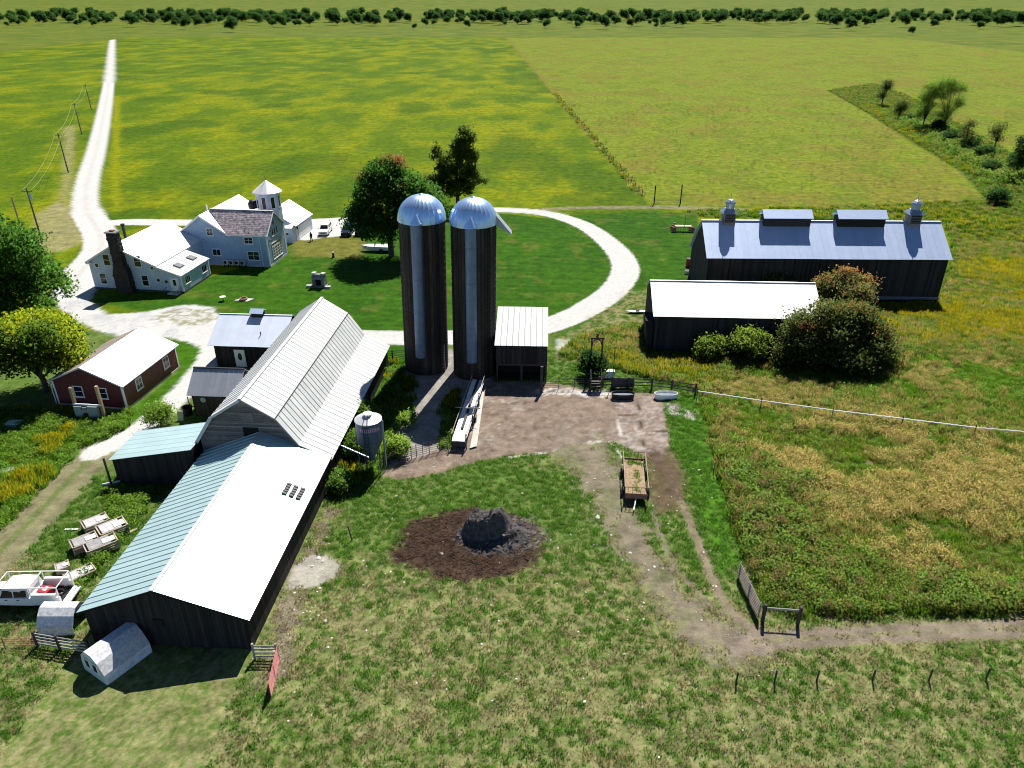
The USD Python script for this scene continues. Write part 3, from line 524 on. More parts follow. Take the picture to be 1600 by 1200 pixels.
# ------------------------------------------------------------------ silos
def silo(label, base, R, h, lean, chute_ang, hood):
    s = thing('silo', label, 'silo', (base[0], base[1], 0), 0, 'pair of tall concrete stave silos')
    N = 36
    for k in range(N):   # staves columns, broken joints are in the material
        a0, a1 = 2 * math.pi * k / N + .010, 2 * math.pi * (k + 1) / N - .010
        rr = R + rnd.uniform(-.012, .012); mb = MB(); zs = np.linspace(0, h, 13)
        V, F = [], []
        for z in zs:
            for a, r in ((a0, rr - .1), (a0, rr), ((a0 + a1) / 2, rr * 1.002), (a1, rr), (a1, rr - .1)): V.append((r * math.cos(a) + lean * z, r * math.sin(a), z))
        for i in range(12):
            for j in range(4): p = i * 5 + j; F.append((p, p + 1, p + 6, p + 5))
        mb.add(V, F); obj('stave', mb, STAVE, s)
    obj('core', MB().lathe([(R - .09, 0), (R - .09, h)], 36, lean=lean), WOODB, s)
    zz = .5
    while zz < h - .2:
        a = np.linspace(0, 2 * math.pi, 37); pts = [((R + .03) * math.cos(t) + lean * zz, (R + .03) * math.sin(t), zz) for t in a]
        obj('hoop', MB().tube(pts, .028, 5, cap=False), HOOP, s)
        zz += .38 if zz < 5 else (.52 if zz < 10 else .8)
    hd = 2.55; n = 28
    prof = [(R + .1, h - .08), (R + .1, h + .12)] + [((R + .08) * math.cos(t) ** .9, h + .12 + hd * math.sin(t) ** 1.05) for t in np.linspace(0.02, math.pi / 2 - .03, 9)]
    for k in range(n):
        a0, a1 = 2 * math.pi * k / n, 2 * math.pi * (k + 1) / n; mb = MB()
        V, F = [], []
        for r, z in prof:
            for j, a in enumerate((a0, a0 + (a1 - a0) * .1, a0 + (a1 - a0) * .5, a1)): 
                q = r + (.03 if j in (0, 3) else 0); V.append((q * math.cos(a) + lean * z, q * math.sin(a), z))
        for i in range(len(prof) - 1):
            for j in range(3): p = i * 4 + j; F.append((p, p + 1, p + 5, p + 4))
        mb.add(V, F); obj('dome_panel', mb, DOME, s, smooth=35)
    obj('dome_cap', MB().lathe([(.3, h + hd + .08), (.18, h + hd + .2), (.0, h + hd + .24)], 14, c=(lean * 0, 0), lean=lean), DOME, s, smooth=50)
    ca, sa = math.cos(chute_ang), math.sin(chute_ang); cc = (R + .15) * np.array([ca, sa])
    zb, zt = 2.6, h + .25
    ch = obj('chute', MB().lathe([(.62, zb), (.62, zt)], 20, c=cc, lean=lean), CHUTE, s, smooth=40)
    obj('chute_cap', MB().lathe([(.72, zt - .1), (.70, zt), (.0, zt + 1.05)], 20, c=cc, lean=lean), DOME, ch, smooth=40)
    for z in np.arange(zb + 1.5, zt - .5, 2.0): obj('chute_band', MB().lathe([(.63, z), (.645, z + .02), (.645, z + .08), (.63, z + .1)], 20, c=cc, lean=lean), CHUTE, ch)
    if hood:
        x0 = R + lean * h
        obj('platform', MB().hexa([(x0 - .1, -.3, h - .2), (x0 - .1, 1.3, h - .2), (x0 + 1.7, 1.3, h - 1.4), (x0 + 1.7, -.3, h - 1.4)][::-1], [(x0 - .1, -.3, h + .9), (x0 - .1, 1.3, h + .9), (x0 + 1.7, 1.3, h - 1.3), (x0 + 1.7, -.3, h - 1.3)][::-1]), ROOF_SEAM, s)
    return s
SIL_L, SIL_R = G(667, 572), G(742, 580)
silo('left of two dark concrete silos with white ribbed dome', SIL_L, 2.58, 18.2, .022, math.radians(-97), False)
silo('right of two dark concrete silos, with a sloping hood beside its dome', SIL_R, 2.5, 18.2, .014, math.radians(-94), True)
# blocks stacked between the silos
for n_, (px, py) in enumerate([(693, 531), (692, 537), (690, 545), (689, 552)]):
    p = G(px, py + 36); 
lad = thing('silo_ladder', 'grey rung ladder standing between the two silos', 'ladder', G(690, 580), 0)
for k in range(9): obj('rung', MB().box(-.42, .42, -.08, .04, .5 + k * .33, .58 + k * .33), FENCEL, lad)
obj('rail', MB().box(-.48, -.42, -.05, .03, 0, 3.5), FENCEL, lad); obj('rail', MB().box(.42, .48, -.05, .03, 0, 3.5), FENCEL, lad)

# ------------------------------------------------------------------ open shed right of the silos
rs = thing('open_shed', 'dark board shed with pale metal roof right of the silos at the barnyard', 'shed', (-2.0, 77.15, 0), -2.2)
roof(rs, (0, 0, 4.72), (6.15, 0, 4.72), (6.15, 7.6, 6.48), (0, 7.6, 6.48), 9, ROOF_GB, rib=.03, gap=.04)
obj('wall', MB().extr([(2.4, 0), (7.4, 0), (7.4, 6.4), (2.4, 5.2)], (.15, 0, 0), (0, 1, 0), UZ, 5.85), WOODB, rs)
obj('side_wall', MB().box(.15, .25, .2, 2.4, 0, 4.6).box(5.9, 6.0, .2, 2.4, 0, 4.6), WOODB, rs)
clad(rs, [(.15, 2.3), (6.0, 2.3), (6.0, 4.65), (.15, 4.65)], (0, .2, 0), UX, UZ, WOODD, .26)
clad(rs, [(.2, .03), (7.4, .03), (7.4, 6.3), (.2, 4.6)], (6.0, 0, 0), (0, 1, 0), UZ, WOODD, .3)
obj('header_beam', MB().box(.15, 6.0, .21, .35, 2.1, 2.3), FENCEW, rs)
for x in (.15, 3.0, 5.8): obj('post', MB().box(x, x + .2, .2, .4, 0, 2.2), FENCEW, rs)

# ------------------------------------------------------------------ big far barn
BBP, BBR, L = (45.6, 108.35, 0), -1.3, 35.0
bb = thing('blue_roofed_barn', 'long dark barn with blue-grey metal roof and two cupolas, upper right', 'barn', BBP, BBR)
wf, wb, he, hb, hr = 5.81, 3.23, 6.69, 8.2, 10.67; l2 = L / 2
roof(bb, (-l2, -wf, he), (l2, -wf, he), (l2, 0, hr), (-l2, 0, hr), 39, ROOF_BLUE, rib=.012)
roof(bb, (l2, wb, hb), (-l2, wb, hb), (-l2, 0, hr), (l2, 0, hr), 39, ROOF_BLUE, rib=.012)
roof(bb, (l2, wb + 3.2, 4.6), (-l2, wb + 3.2, 4.6), (-l2, wb, hb), (l2, wb, hb), 39, ROOF_BLUE, rib=.012)
obj('ridge_cap', MB().beam((-l2 - .02, 0, hr + .03), (l2 + .02, 0, hr + .03), .34, .04), RIDGE, bb)
obj('wall', MB().extr([(-wf + .4, 0), (wb + 2.9, 0), (wb + 2.9, 4.6), (wb - .1, hb - .15), (0, hr - .15), (-wf + .4, he + .05)], (-l2 + .4, 0, 0), (0, 1, 0), UZ, L - .8), WOODB, bb)
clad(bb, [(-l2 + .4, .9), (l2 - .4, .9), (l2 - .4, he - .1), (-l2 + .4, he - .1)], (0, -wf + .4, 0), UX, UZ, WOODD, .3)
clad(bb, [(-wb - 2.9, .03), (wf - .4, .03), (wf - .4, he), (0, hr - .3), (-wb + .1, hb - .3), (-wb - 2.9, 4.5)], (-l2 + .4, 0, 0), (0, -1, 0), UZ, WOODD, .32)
obj('sill_band', MB().box(-l2 + .3, l2 - .3, -wf + .28, -wf + .4, .5, .95), mat('bluish_sill', (.10, .12, .15), .6), bb)
def cupola(x):
    c_ = obj('cupola', MB().box(x - .85, x + .85, -.85, .85, hr - .9, hr + 1.25), WOODG, bb)
    mb = MB(); e = 1.15
    mb.hexa([(x - e, -e, hr + 1.2), (x + e, -e, hr + 1.2), (x + e, e, hr + 1.2), (x - e, e, hr + 1.2)], [(x - .62, -.62, hr + 1.75), (x + .62, -.62, hr + 1.75), (x + .62, .62, hr + 1.75), (x - .62, .62, hr + 1.75)])
    obj('cupola_skirt', mb, GALV, c_)
    obj('turbine', MB().lathe([(.55, hr + 1.7), (.62, hr + 1.8), (.66, hr + 2.5), (.80, hr + 2.55), (.72, hr + 2.75), (.4, hr + 3.05), (.06, hr + 3.2), (.05, hr + 3.9), (0, hr + 4.0)], 12, c=(x, 0)), GALV, c_)
    mb = MB()
    for k in range(5): mb.box(x - .7, x + .7, -.90, -.85, hr - .1 + k * .25, hr + .05 + k * .25)
    obj('louvre', mb, WOODD, c_)
cupola(-13.6); cupola(13.4)
for x in (-5.2, 5.6):
    v_ = obj('roof_monitor', MB().box(x - 3.4, x + 3.4, -1.0, 1.0, hr - .6, hr + .72), WOODD, bb)
    mb = MB()
    mb.hexa([(x - 3.6, -1.4, hr + .62), (x + 3.6, -1.4, hr + .62), (x + 3.6, 0, hr + 1.6), (x - 3.6, 0, hr + 1.6)], [(x - 3.6, -1.4, hr + .68), (x + 3.6, -1.4, hr + .68), (x + 3.6, 0, hr + 1.67), (x - 3.6, 0, hr + 1.67)])
    mb.hexa([(x - 3.6, 0, hr + 1.6), (x + 3.6, 0, hr + 1.6), (x + 3.6, 1.4, hr + .62), (x - 3.6, 1.4, hr + .62)], [(x - 3.6, 0, hr + 1.67), (x + 3.6, 0, hr + 1.67), (x + 3.6, 1.4, hr + .68), (x - 3.6, 1.4, hr + .68)])
    obj('monitor_roof', mb, ROOF_BLUE, v_)
# ------------------------------------------------------------------ white roofed barn
WBP, WBR, L = (28.21, 90.3, 0), -2.79, 20.88; l2 = L / 2
wbn = thing('white_roofed_barn', 'dark board barn with plain white metal roof in front of the blue-roofed barn', 'barn', WBP, WBR)
wf, wb, he, hb, hr = 5.26, 5.11, 4.83, 5.4, 7.69
roof(wbn, (-l2, -wf, he), (l2, -wf, he), (l2, 0, hr), (-l2, 0, hr), 23, ROOF_WHITE, rib=.01)
roof(wbn, (l2, wb, hb), (-l2, wb, hb), (-l2, 0, hr), (l2, 0, hr), 23, ROOF_WHITE, rib=.01)
obj('wall', MB().extr([(-wf + .3, 0), (wb - .3, 0), (wb - .3, hb - .05), (0, hr - .12), (-wf + .3, he)], (-l2 + .4, 0, 0), (0, 1, 0), UZ, L - .8), WOODB, wbn)
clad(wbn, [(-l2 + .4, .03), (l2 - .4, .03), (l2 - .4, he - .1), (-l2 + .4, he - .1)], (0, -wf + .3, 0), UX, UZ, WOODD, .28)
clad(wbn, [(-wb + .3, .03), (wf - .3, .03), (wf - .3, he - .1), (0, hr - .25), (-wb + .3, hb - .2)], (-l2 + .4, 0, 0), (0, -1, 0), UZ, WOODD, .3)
obj('ridge_cap', MB().beam((-l2 - .05, 0, hr + .02), (l2, 0, hr + .02), .3, .03), RIDGE, wbn)
obj('side_wing', MB().hexa([(-l2 + .2, -wf + .6, 0), (-l2 - .35, -wf + .6, 0), (-l2 - .35, -1.5, 0), (-l2 + .2, -1.5, 0)][::-1], [(-l2 + .3, -wf + .8, 3.9), (-l2 - .75, -wf + .8, 3.9), (-l2 - .75, -1.5, 3.9), (-l2 + .3, -1.5, 3.9)][::-1]), WOODD, wbn)

# ------------------------------------------------------------------ red building
rh = thing('red_building', 'low red sided building with white gable roof, white trim and sash windows', 'building', (-46.21, 70.99, 0), -8.54)
w1, w2, he, hr, L = 4.38, 4.5, 2.99, 4.95, 11.08
ROOF_BR = mat('brownish_shingles', (.27, .22, .19), .85, var=.15, scale=3)
body(rh, [(-w1 + .35, 0), (w2 - .3, 0), (w2 - .3, he), (0, hr - .1), (-w1 + .35, he)], .3, L - .3, SIDER)
roof(rh, (w2, 0, he), (w2, L, he), (0, L, hr), (0, 0, hr), 12, ROOF_WHITE, rib=.0)
roof(rh, (-w1, L, he), (-w1, 0, he), (0, 0, hr), (0, L, hr), 12, ROOF_BR, rib=0)
obj('rake_trim', MB().beam((0, -.01, hr - .08), (w2, -.01, he - .08), .03, .16).beam((0, -.012, hr - .08), (-w1, -.012, he - .08), .03, .16), TRIMG, rh)
obj('gutter', MB().tube([(w2 + .05, 0, he - .05), (w2 + .05, L, he - .05)], .07, 8), TRIMW, rh)
for x, y in ((w2 - .3, .3), (-w1 + .35, .3), (w2 - .3, L - .3)):
    sx = 1 if x > 0 else -1; sy = -1 if y < 1 else 1
    obj('corner_board', MB().box(min(x, x + sx * .03), max(x, x + sx * .03), min(y - sy * .16, y + sy * .03), max(y - sy * .16, y + sy * .03), 0, he - .1).box(min(x - sx * .16, x), max(x - sx * .16, x), min(y, y + sy * .03), max(y, y + sy * .03), 0, he - .1), TRIMW, rh)
obj('downpipe', MB().tube([(w2 + .05, .1, he - .1), (w2 - .2, .15, he - .5), (w2 - .2, .15, .2)], .045, 6), TRIMW, rh)
obj('downpipe', MB().tube([(-w1 - .02, .1, he - .1), (-w1 + .2, .15, he - .45), (-w1 + .2, .15, .2)], .045, 6), TRIMW, rh)
for x in (-1.6, 1.25): window(rh, (x, .3, 1.25), UX, UZ, .95, 1.15, 1, 2)
for y in (2.6, 8.0): window(rh, (w2 - .3, y, 1.2), (0, 1, 0), UZ, .95, 1.2, 2, 2)
obj('foundation', MB().box(-w1 + .3, w2 - .25, .25, L - .25, -.1, .15), CONC, rh)

# ------------------------------------------------------------------ white farmhouse, left wing
HWP, HWR = (-59.81, 107.61, 0), -7.9
hw = thing('white_house', 'white clapboard house wing with tall stone chimney on its gable and white roof', 'house', HWP, HWR)
w1, w2, w3, he, h2, h3, hr, L, L3 = 4.97, 6.47, 10.3, 4.37, 4.25, 2.84, 7.14, 14.4, 8.71
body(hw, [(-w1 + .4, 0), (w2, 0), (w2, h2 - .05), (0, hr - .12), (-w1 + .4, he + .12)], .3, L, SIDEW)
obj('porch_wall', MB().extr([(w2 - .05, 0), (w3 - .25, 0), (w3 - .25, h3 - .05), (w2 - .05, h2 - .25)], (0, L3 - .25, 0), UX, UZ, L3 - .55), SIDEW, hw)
roof(hw, (w2, 0, h2), (w2, L, h2), (0, L, hr), (0, 0, hr), 16, ROOF_WHITE, rib=.01)
roof(hw, (-w1, L, he), (-w1, 0, he), (0, 0, hr), (0, L, hr), 16, ROOF_WHITE, rib=.01)
roof(hw, (w3, 0, h3), (w3, L3, h3), (w2 - .1, L3, h2 - .12), (w2 - .1, 0, h2 - .12), 13, ROOF_GB, rib=.03, gap=.04)
obj('rake_trim', MB().beam((0, -.02, hr - .12), (w2, -.02, h2 - .12), .04, .24).beam((0, -.022, hr - .12), (-w1, -.022, he - .12), .04, .24).beam((w2, -.024, h2 - .2), (w3, -.024, h3 - .1), .04, .2), TRIMW, hw)
obj('eave_return', MB().box(-w1, -w1 + .9, .05, .3, he - .35, he - .1), TRIMW, hw)
for x in (-w1 + .4, w3 - .25): obj('corner_board', MB().box(x - .1 if x > 0 else x - .03, x + .03 if x > 0 else x + .1, .26, .32, 0, he - .3 if x < 0 else h3 - .1), TRIMW, hw)
obj('corner_board', MB().box(w3 - .26, w3 - .21, L3 - .4, L3 - .2, 0, h3 - .1), TRIMW, hw)
obj('foundation', MB().box(-w1 + .35, w3 - .2, .25, L3 - .2, -.1, .3), mat('dark_foundation', (.05, .05, .055), .9), hw)
for x in (-2.0, 3.0): window(hw, (x, .3, 3.95), UX, UZ, 1.0, 1.6, 1, 2)
for x in (-3.6, 5.4): window(hw, (x, .3, 3.55), UX, UZ, .5, .5, 1, 1, sill=False)
for x in (-3.3, 3.6): window(hw, (x, .3, .95), UX, UZ, .95, 1.6, 1, 2)
window(hw, (6.0, .3, 1.7), UX, UZ, .5, .5, 1, 1, sill=False)
for y in (1.2, 6.2): window(hw, (w3 - .25, y, 1.25), (0, 1, 0), UZ, 1.3, 1.0, 3, 1)
d_ = obj('door', MB().box(8.35, 9.3, .24, .30, .3, 2.35), TRIMW, hw); obj('door_glass', MB().box(8.6, 9.05, .22, .25, 1.2, 2.1), GLASS, d_)
obj('door_frame', MB().box(8.1, 8.3, .23, .3, .3, 2.4).box(9.35, 9.5, .23, .3, .3, 2.4), TRIMW, hw)
obj('wall_ornament', MB().tube([(7.5, .3, 1.75), (7.5, .2, 1.75)], .22, 10), STEELD, hw)
obj('step', MB().box(7.9, 9.6, -.7, .2, 0, .28), CONC, hw)
for x in (7.5, 9.8): obj('stair_rail', MB().beam((x, .1, 1.0), (x, -1.0, .8), .06, .06).box(x - .03, x + .03, -1.0, -.94, 0, .8).beam((x, .1, .6), (x, -1.0, .45), .05, .05), FENCEW, hw)
# porch skylights lie on the slope
for y in (2.2, 6.0):
    x0, x1 = 7.9, 9.0; f = lambda x: h2 - .12 + (h3 - h2 + .12) * (x - w2 + .1) / (w3 - w2 + .1)
    k_ = obj('skylight', MB().hexa([(x0, y, f(x0)), (x1, y, f(x1)), (x1, y + 1.3, f(x1)), (x0, y + 1.3, f(x0))], [(x0, y, f(x0) + .14), (x1, y, f(x1) + .14), (x1, y + 1.3, f(x1) + .14), (x0, y + 1.3, f(x0) + .14)]), STEELD, hw)
    obj('skylight_glass', MB().hexa([(x0 + .08, y + .08, f(x0 + .08) + .14), (x1 - .08, y + .08, f(x1 - .08) + .14), (x1 - .08, y + 1.22, f(x1 - .08) + .14), (x0 + .08, y + 1.22, f(x0 + .08) + .14)], [(x0 + .08, y + .08, f(x0 + .08) + .16), (x1 - .08, y + .08, f(x1 - .08) + .16), (x1 - .08, y + 1.22, f(x1 - .08) + .16), (x0 + .08, y + 1.22, f(x0 + .08) + .16)]), GLASSL, k_)
# stone chimney: core with uneven stones
cx = .95; ch = obj('chimney', MB().hexa([(cx - 1.25, -.75, 0), (cx + 1.25, -.75, 0), (cx + 1.25, .35, 0), (cx - 1.25, .35, 0)], [(cx - 1.2, -.75, 3.2), (cx + 1.2, -.75, 3.2), (cx + 1.2, .35, 3.2), (cx - 1.2, .35, 3.2)]).hexa([(cx - 1.2, -.75, 3.2), (cx + 1.2, -.75, 3.2), (cx + 1.2, .35, 3.2), (cx - 1.2, .35, 3.2)], [(cx - .75, -.7, 4.5), (cx + .75, -.7, 4.5), (cx + .75, .35, 4.5), (cx - .75, .35, 4.5)]).box(cx - .75, cx + .75, -.7, .35, 4.5, 9.2), STONE, hw, label='tall dark fieldstone chimney')
mb = MB(); r_ = random.Random(3)
for k in range(420):
    z = r_.uniform(.05, 9.0); hw_ = 1.25 if z < 3.2 else (1.25 - (z - 3.2) / 1.3 * .5 if z < 4.5 else .75); a = r_.uniform(.14, .24); b_ = r_.uniform(.09, .16)
    if r_.random() < .7: x, y, dx, dy = cx + r_.uniform(-hw_ + .1, hw_ - .1), -.72, a, .08
    else: x, y, dx, dy = cx + r_.choice((-1, 1)) * hw_, r_.uniform(-.65, .3), .08, a
    mb.hull([(x + r_.uniform(.6, 1) * dx * sx, y + r_.uniform(.7, 1) * dy * sy, z + r_.uniform(.6, 1) * b_ * sz) for sx in (-1, 1) for sy in (-1, 1) for sz in (-1, 1)])
so = obj('stone', mb, mat('chimney_stones', (.055, .04, .034), .9, var=.35, scale=3.5, rand=.1, bump=.3), ch); tag(so, kind='stuff')
obj('chimney_top', MB().box(cx - .9, cx + .9, -.85, .5, 9.2, 9.38), STONEG, ch); obj('flue', MB().box(cx - .3, cx + .3, -.4, .1, 9.38, 9.6), RUST, ch)
obj('stove_pipe', MB().tube([(-2.6, 7.4, 5.6), (-2.6, 7.4, 8.0)], .22, 10).tube([(-2.6, 7.4, 8.0), (-2.6, 7.4, 8.3)], .32, 10), STEELD, hw)

# ------------------------------------------------------------------ white farmhouse, main block with tower and garage
HMP, HMR = (-51.11, 119.84, 0), -6.99; WH = place(HMP, HMR)
hm = thing('white_farmhouse', 'two-storey white clapboard farmhouse with mottled shingle roof, round tower and garage', 'house', HMP, HMR)
wl, wr, hel, her, hr, L, xr = 4.3, 4.24, 5.3, 5.57, 8.43, 14.88, 11.25
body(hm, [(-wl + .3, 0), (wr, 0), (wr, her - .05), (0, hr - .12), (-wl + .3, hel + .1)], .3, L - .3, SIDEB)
roof(hm, (wr, 0, her), (wr, L, her), (0, L, hr), (0, 0, hr), 14, ROOF_WHITE, rib=.01)
roof(hm, (-wl, L, hel), (-wl, 0, hel), (0, 0, hr), (0, L, hr), 14, ROOF_WHITE, rib=.01)
d2, yb, hb = 3.52, 7.36, 5.6
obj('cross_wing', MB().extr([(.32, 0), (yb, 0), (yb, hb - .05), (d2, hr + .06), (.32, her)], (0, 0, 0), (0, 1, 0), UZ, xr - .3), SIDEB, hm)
for i in range(14):   # courses of slate on the cross wing, front and back slopes
    for (ya, za, yb_, zb_) in ((-.2, her - .15, d2, hr + .20), (yb + .2, hb - .15, d2, hr + .20)):
        t0, t1 = i / 14, (i + 1) / 14; y0_, z0_, y1_, z1_ = ya + (yb_ - ya) * t0, za + (zb_ - za) * t0, ya + (yb_ - ya) * t1, za + (zb_ - za) * t1
        x0_ = wr * (1 - (t0 + t1) / 2) + .1
        b4 = [(x0_, y0_, z0_), (xr, y0_, z0_), (xr, y1_, z1_), (x0_, y1_, z1_)]; t4 = [(x0_, y0_, z0_ + .05), (xr, y0_, z0_ + .05), (xr, y1_, z1_ + .03), (x0_, y1_, z1_ + .03)]
        if ya > 0: b4, t4 = b4[::-1], t4[::-1]
        obj('shingle_course', MB().hexa(b4, t4), SHINGLE, hm)
obj('ridge_cap', MB().beam((.3, d2, hr + .25), (xr + .03, d2, hr + .25), .3, .04), RIDGE, hm)
obj('rake_trim', MB().beam((0, -.02, hr - .12), (wr, -.02, her - .12), .04, .24).beam((0, -.022, hr - .12), (-wl, -.022, hel - .12), .04, .24), TRIMW, hm)
obj('rake_trim', MB().beam((xr + .02, d2, hr + .08), (xr + .02, -.25, her - .25), .04, .24, up=(1, 0, 0)).beam((xr + .02, d2, hr + .08), (xr + .02, yb + .25, hb - .25), .04, .24, up=(1, 0, 0)), TRIMW, hm)
obj('eave_trim', MB().box(wr, xr, -.22, -.12, her - .3, her - .14), TRIMW, hm)
for y in (.3, yb): obj('corner_board', MB().box(xr - .31, xr - .27, min(y, y + (.16 if y < 1 else -.16)), max(y, y + (.16 if y < 1 else -.16)), 0, 5.3), TRIMW, hm)
obj('corner_board', MB().box(xr - .46, xr - .3, .28, .32, 0, 5.2), TRIMW, hm)
obj('foundation', MB().box(-wl + .25, xr - .25, .25, yb + .05, -.1, .3), CONC, hm)
window(hm, (-.2 + 1.0, .32, 5.1), UX, UZ, .95, 1.15, 2, 2); window(hm, (1.2, .32, 1.75), UX, UZ, 1.3, 1.0, 2, 1)
window(hm, (7.1, .32, 3.95), UX, UZ, 1.35, .95, 2, 2); window(hm, (7.3, .32, 1.2), UX, UZ, 1.9, 1.35, 2, 2)
XW = xr - .3
for y in (2.5, 3.35, 4.2): window(hm, (XW, y, 4.7), (0, 1, 0), UZ, .5, 1.3, 1, 1, fw=.08)
for y in (1.9, 2.85, 3.8, 4.75): window(hm, (XW, y, .95), (0, 1, 0), UZ, .72, 1.9, 2, 4, fw=.08)
window(hm, (XW, 1.9 - .02, 3.05), (0, 1, 0), UZ, 3.6, .45, 4, 1, fw=.06, sill=False)
star = MB(); pts = [(XW + .02, 3.6 + r * math.sin(a), 6.75 + r * math.cos(a)) for k in range(10) for r, a in [((.55 if k % 2 == 0 else .23), k * math.pi / 5)]]
star.add(pts + [(XW + .14, 3.6, 6.75), (XW + .02, 3.6, 6.75)], [(k, (k + 1) % 10, 10) for k in range(10)]); obj('barn_star', star, REDP, hm)
obj('light_bracket', MB().box(XW, XW + .5, .9, 1.15, 4.25, 4.4), STEELD, hm)
obj('downpipe', MB().tube([(9.7, .25, 5.2), (9.7, .25, .2)], .05, 6), TRIMW, hm)
for k in range(4):
    x = 3.0 + k * .98; ac = obj('heat_pump', MB().box(x, x + .82, -.35, .05, .35, 1.15), mat('heat_pump_case', (.55, .54, .5), .5), hm)
    obj('fan_grille', MB().tube([(x + .36, -.35, .75), (x + .36, -.38, .75)], .28, 16), STEELD, ac); obj('stand', MB().box(x + .05, x + .1, -.3, 0, 0, .35).box(x + .7, x + .75, -.3, 0, 0, .35), STEELD, ac)
obj('vent_pipe', MB().tube([(-1.6, 6, 7.2), (-1.6, 6, 8.6)], .12, 8), TRIMW, hm)
obj('dormer_hood', MB().lathe([(.85, 7.2), (.85, 8.0), (.6, 8.5), (0, 8.7)], 12, c=(4.6, 10.4)), STEELD, hm)  # dark solid added in place of a shadow on the roof
# link between wings
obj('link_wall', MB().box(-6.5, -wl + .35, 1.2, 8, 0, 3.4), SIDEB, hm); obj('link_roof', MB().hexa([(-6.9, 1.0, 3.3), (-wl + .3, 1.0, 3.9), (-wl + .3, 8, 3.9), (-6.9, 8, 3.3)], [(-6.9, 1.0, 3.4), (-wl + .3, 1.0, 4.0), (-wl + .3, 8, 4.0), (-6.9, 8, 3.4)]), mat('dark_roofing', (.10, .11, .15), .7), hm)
# octagonal tower
tx, ty, tr, t0, t1 = 7.55, 10.4, 2.05, 0, 10.1
oc = lambda r, z: [(tx + r * math.cos(math.pi / 8 + k * math.pi / 4), ty + r * math.sin(math.pi / 8 + k * math.pi / 4), z) for k in range(8)]
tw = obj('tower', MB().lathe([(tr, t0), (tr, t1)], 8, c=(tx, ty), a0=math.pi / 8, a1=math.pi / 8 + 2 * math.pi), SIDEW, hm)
obj('tower_roof', MB().lathe([(tr + .45, t1 - .02), (tr + .42, t1 + .1), (.12, t1 + 1.95), (0, t1 + 2.0)], 16, c=(tx, ty)), ROOF_WHITE, tw)
obj('tower_soffit', MB().lathe([(tr - .1, t1 - .03), (tr + .44, t1 - .03)], 16, c=(tx, ty)), TRIMW, tw)
obj('weather_vane', MB().tube([(tx, ty, t1 + 1.9), (tx, ty, t1 + 2.7)], .03, 6), STEELD, tw)
for k in range(8):
    am = math.pi / 4 * k; n_ = V3(math.cos(am), math.sin(am), 0); u_ = V3(-math.sin(am), math.cos(am), 0); ap = tr * math.cos(math.pi / 8)
    if am in (math.pi / 2,): continue
    f = MB(); o_ = V3(tx, ty, 7.6) + n_ * ap - u_ * .32
    for a0, a1, b0, b1 in ((-.1, .74, -.1, 0), (-.1, .74, 1.9, 2.0), (-.1, 0, 0, 1.9), (.64, .74, 0, 1.9)): f.extr([(a0, b0), (a1, b0), (a1, b1), (a0, b1)], o_ - n_ * .02, u_, UZ, .08)
    obj('tower_window', f, TRIMW, tw); obj('tower_pane', MB().extr([(0, 0), (.64, 0), (.64, 1.9), (0, 1.9)], o_ - n_ * .01, u_, UZ, .04), GLASS, tw)
# garage
ea, eb, xe, xr_, y0_, y1_ = 2.95, 5.6, 9.6, 5.5, 15.3, 23.4
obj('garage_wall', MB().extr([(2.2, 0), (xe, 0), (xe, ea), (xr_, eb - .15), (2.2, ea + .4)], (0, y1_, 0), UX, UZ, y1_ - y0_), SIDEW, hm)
roof(hm, (xe + .3, y0_ - .4, ea - .1), (xe + .3, y1_ + .3, ea - .1), (xr_, y1_ + .3, eb), (xr_, y0_ - .4, eb), 9, ROOF_WHITE, rib=.01)
roof(hm, (1.4, y1_ + .3, ea - .1), (1.4, y0_ - .4, ea - .1), (xr_, y0_ - .4, eb), (xr_, y1_ + .3, eb), 9, ROOF_WHITE, rib=.01)
gd = obj('garage_door', MB().box(xe - .01, xe + .04, y0_ + 1.2, y1_ - 1.2, .1, 2.35), TRIMW, hm)
mb = MB()
for k in range(1, 4): mb.box(xe + .04, xe + .05, y0_ + 1.25, y1_ - 1.25, .1 + k * .56 - .02, .1 + k * .56 + .02)
obj('door_joint', mb, TRIMG, gd)
obj('garage_lamp', MB().box(xe, xe + .2, y0_ + .6, y0_ + .8, 2.1, 2.5), STEELD, hm)
obj('entry_wall', MB().box(7.7, xe - .05, 13.8, y0_ + .1, 0, 2.8), SIDEW, hm); obj('entry_roof', MB().hexa([(7.5, 13.5, 2.75), (xe + .1, 13.5, 2.75), (xe + .1, y0_, 3.3), (7.5, y0_, 3.3)], [(7.5, 13.5, 2.85), (xe + .1, 13.5, 2.85), (xe + .1, y0_, 3.4), (7.5, y0_, 3.4)]), ROOF_WHITE, hm)
obj('round_window', MB().tube([(8.6, 13.8, 1.7), (8.6, 13.74, 1.7)], .36, 16), TRIMW, hm); obj('round_pane', MB().tube([(8.6, 13.75, 1.7), (8.6, 13.72, 1.7)], .26, 16), GLASS, hm)
# ---PART2---

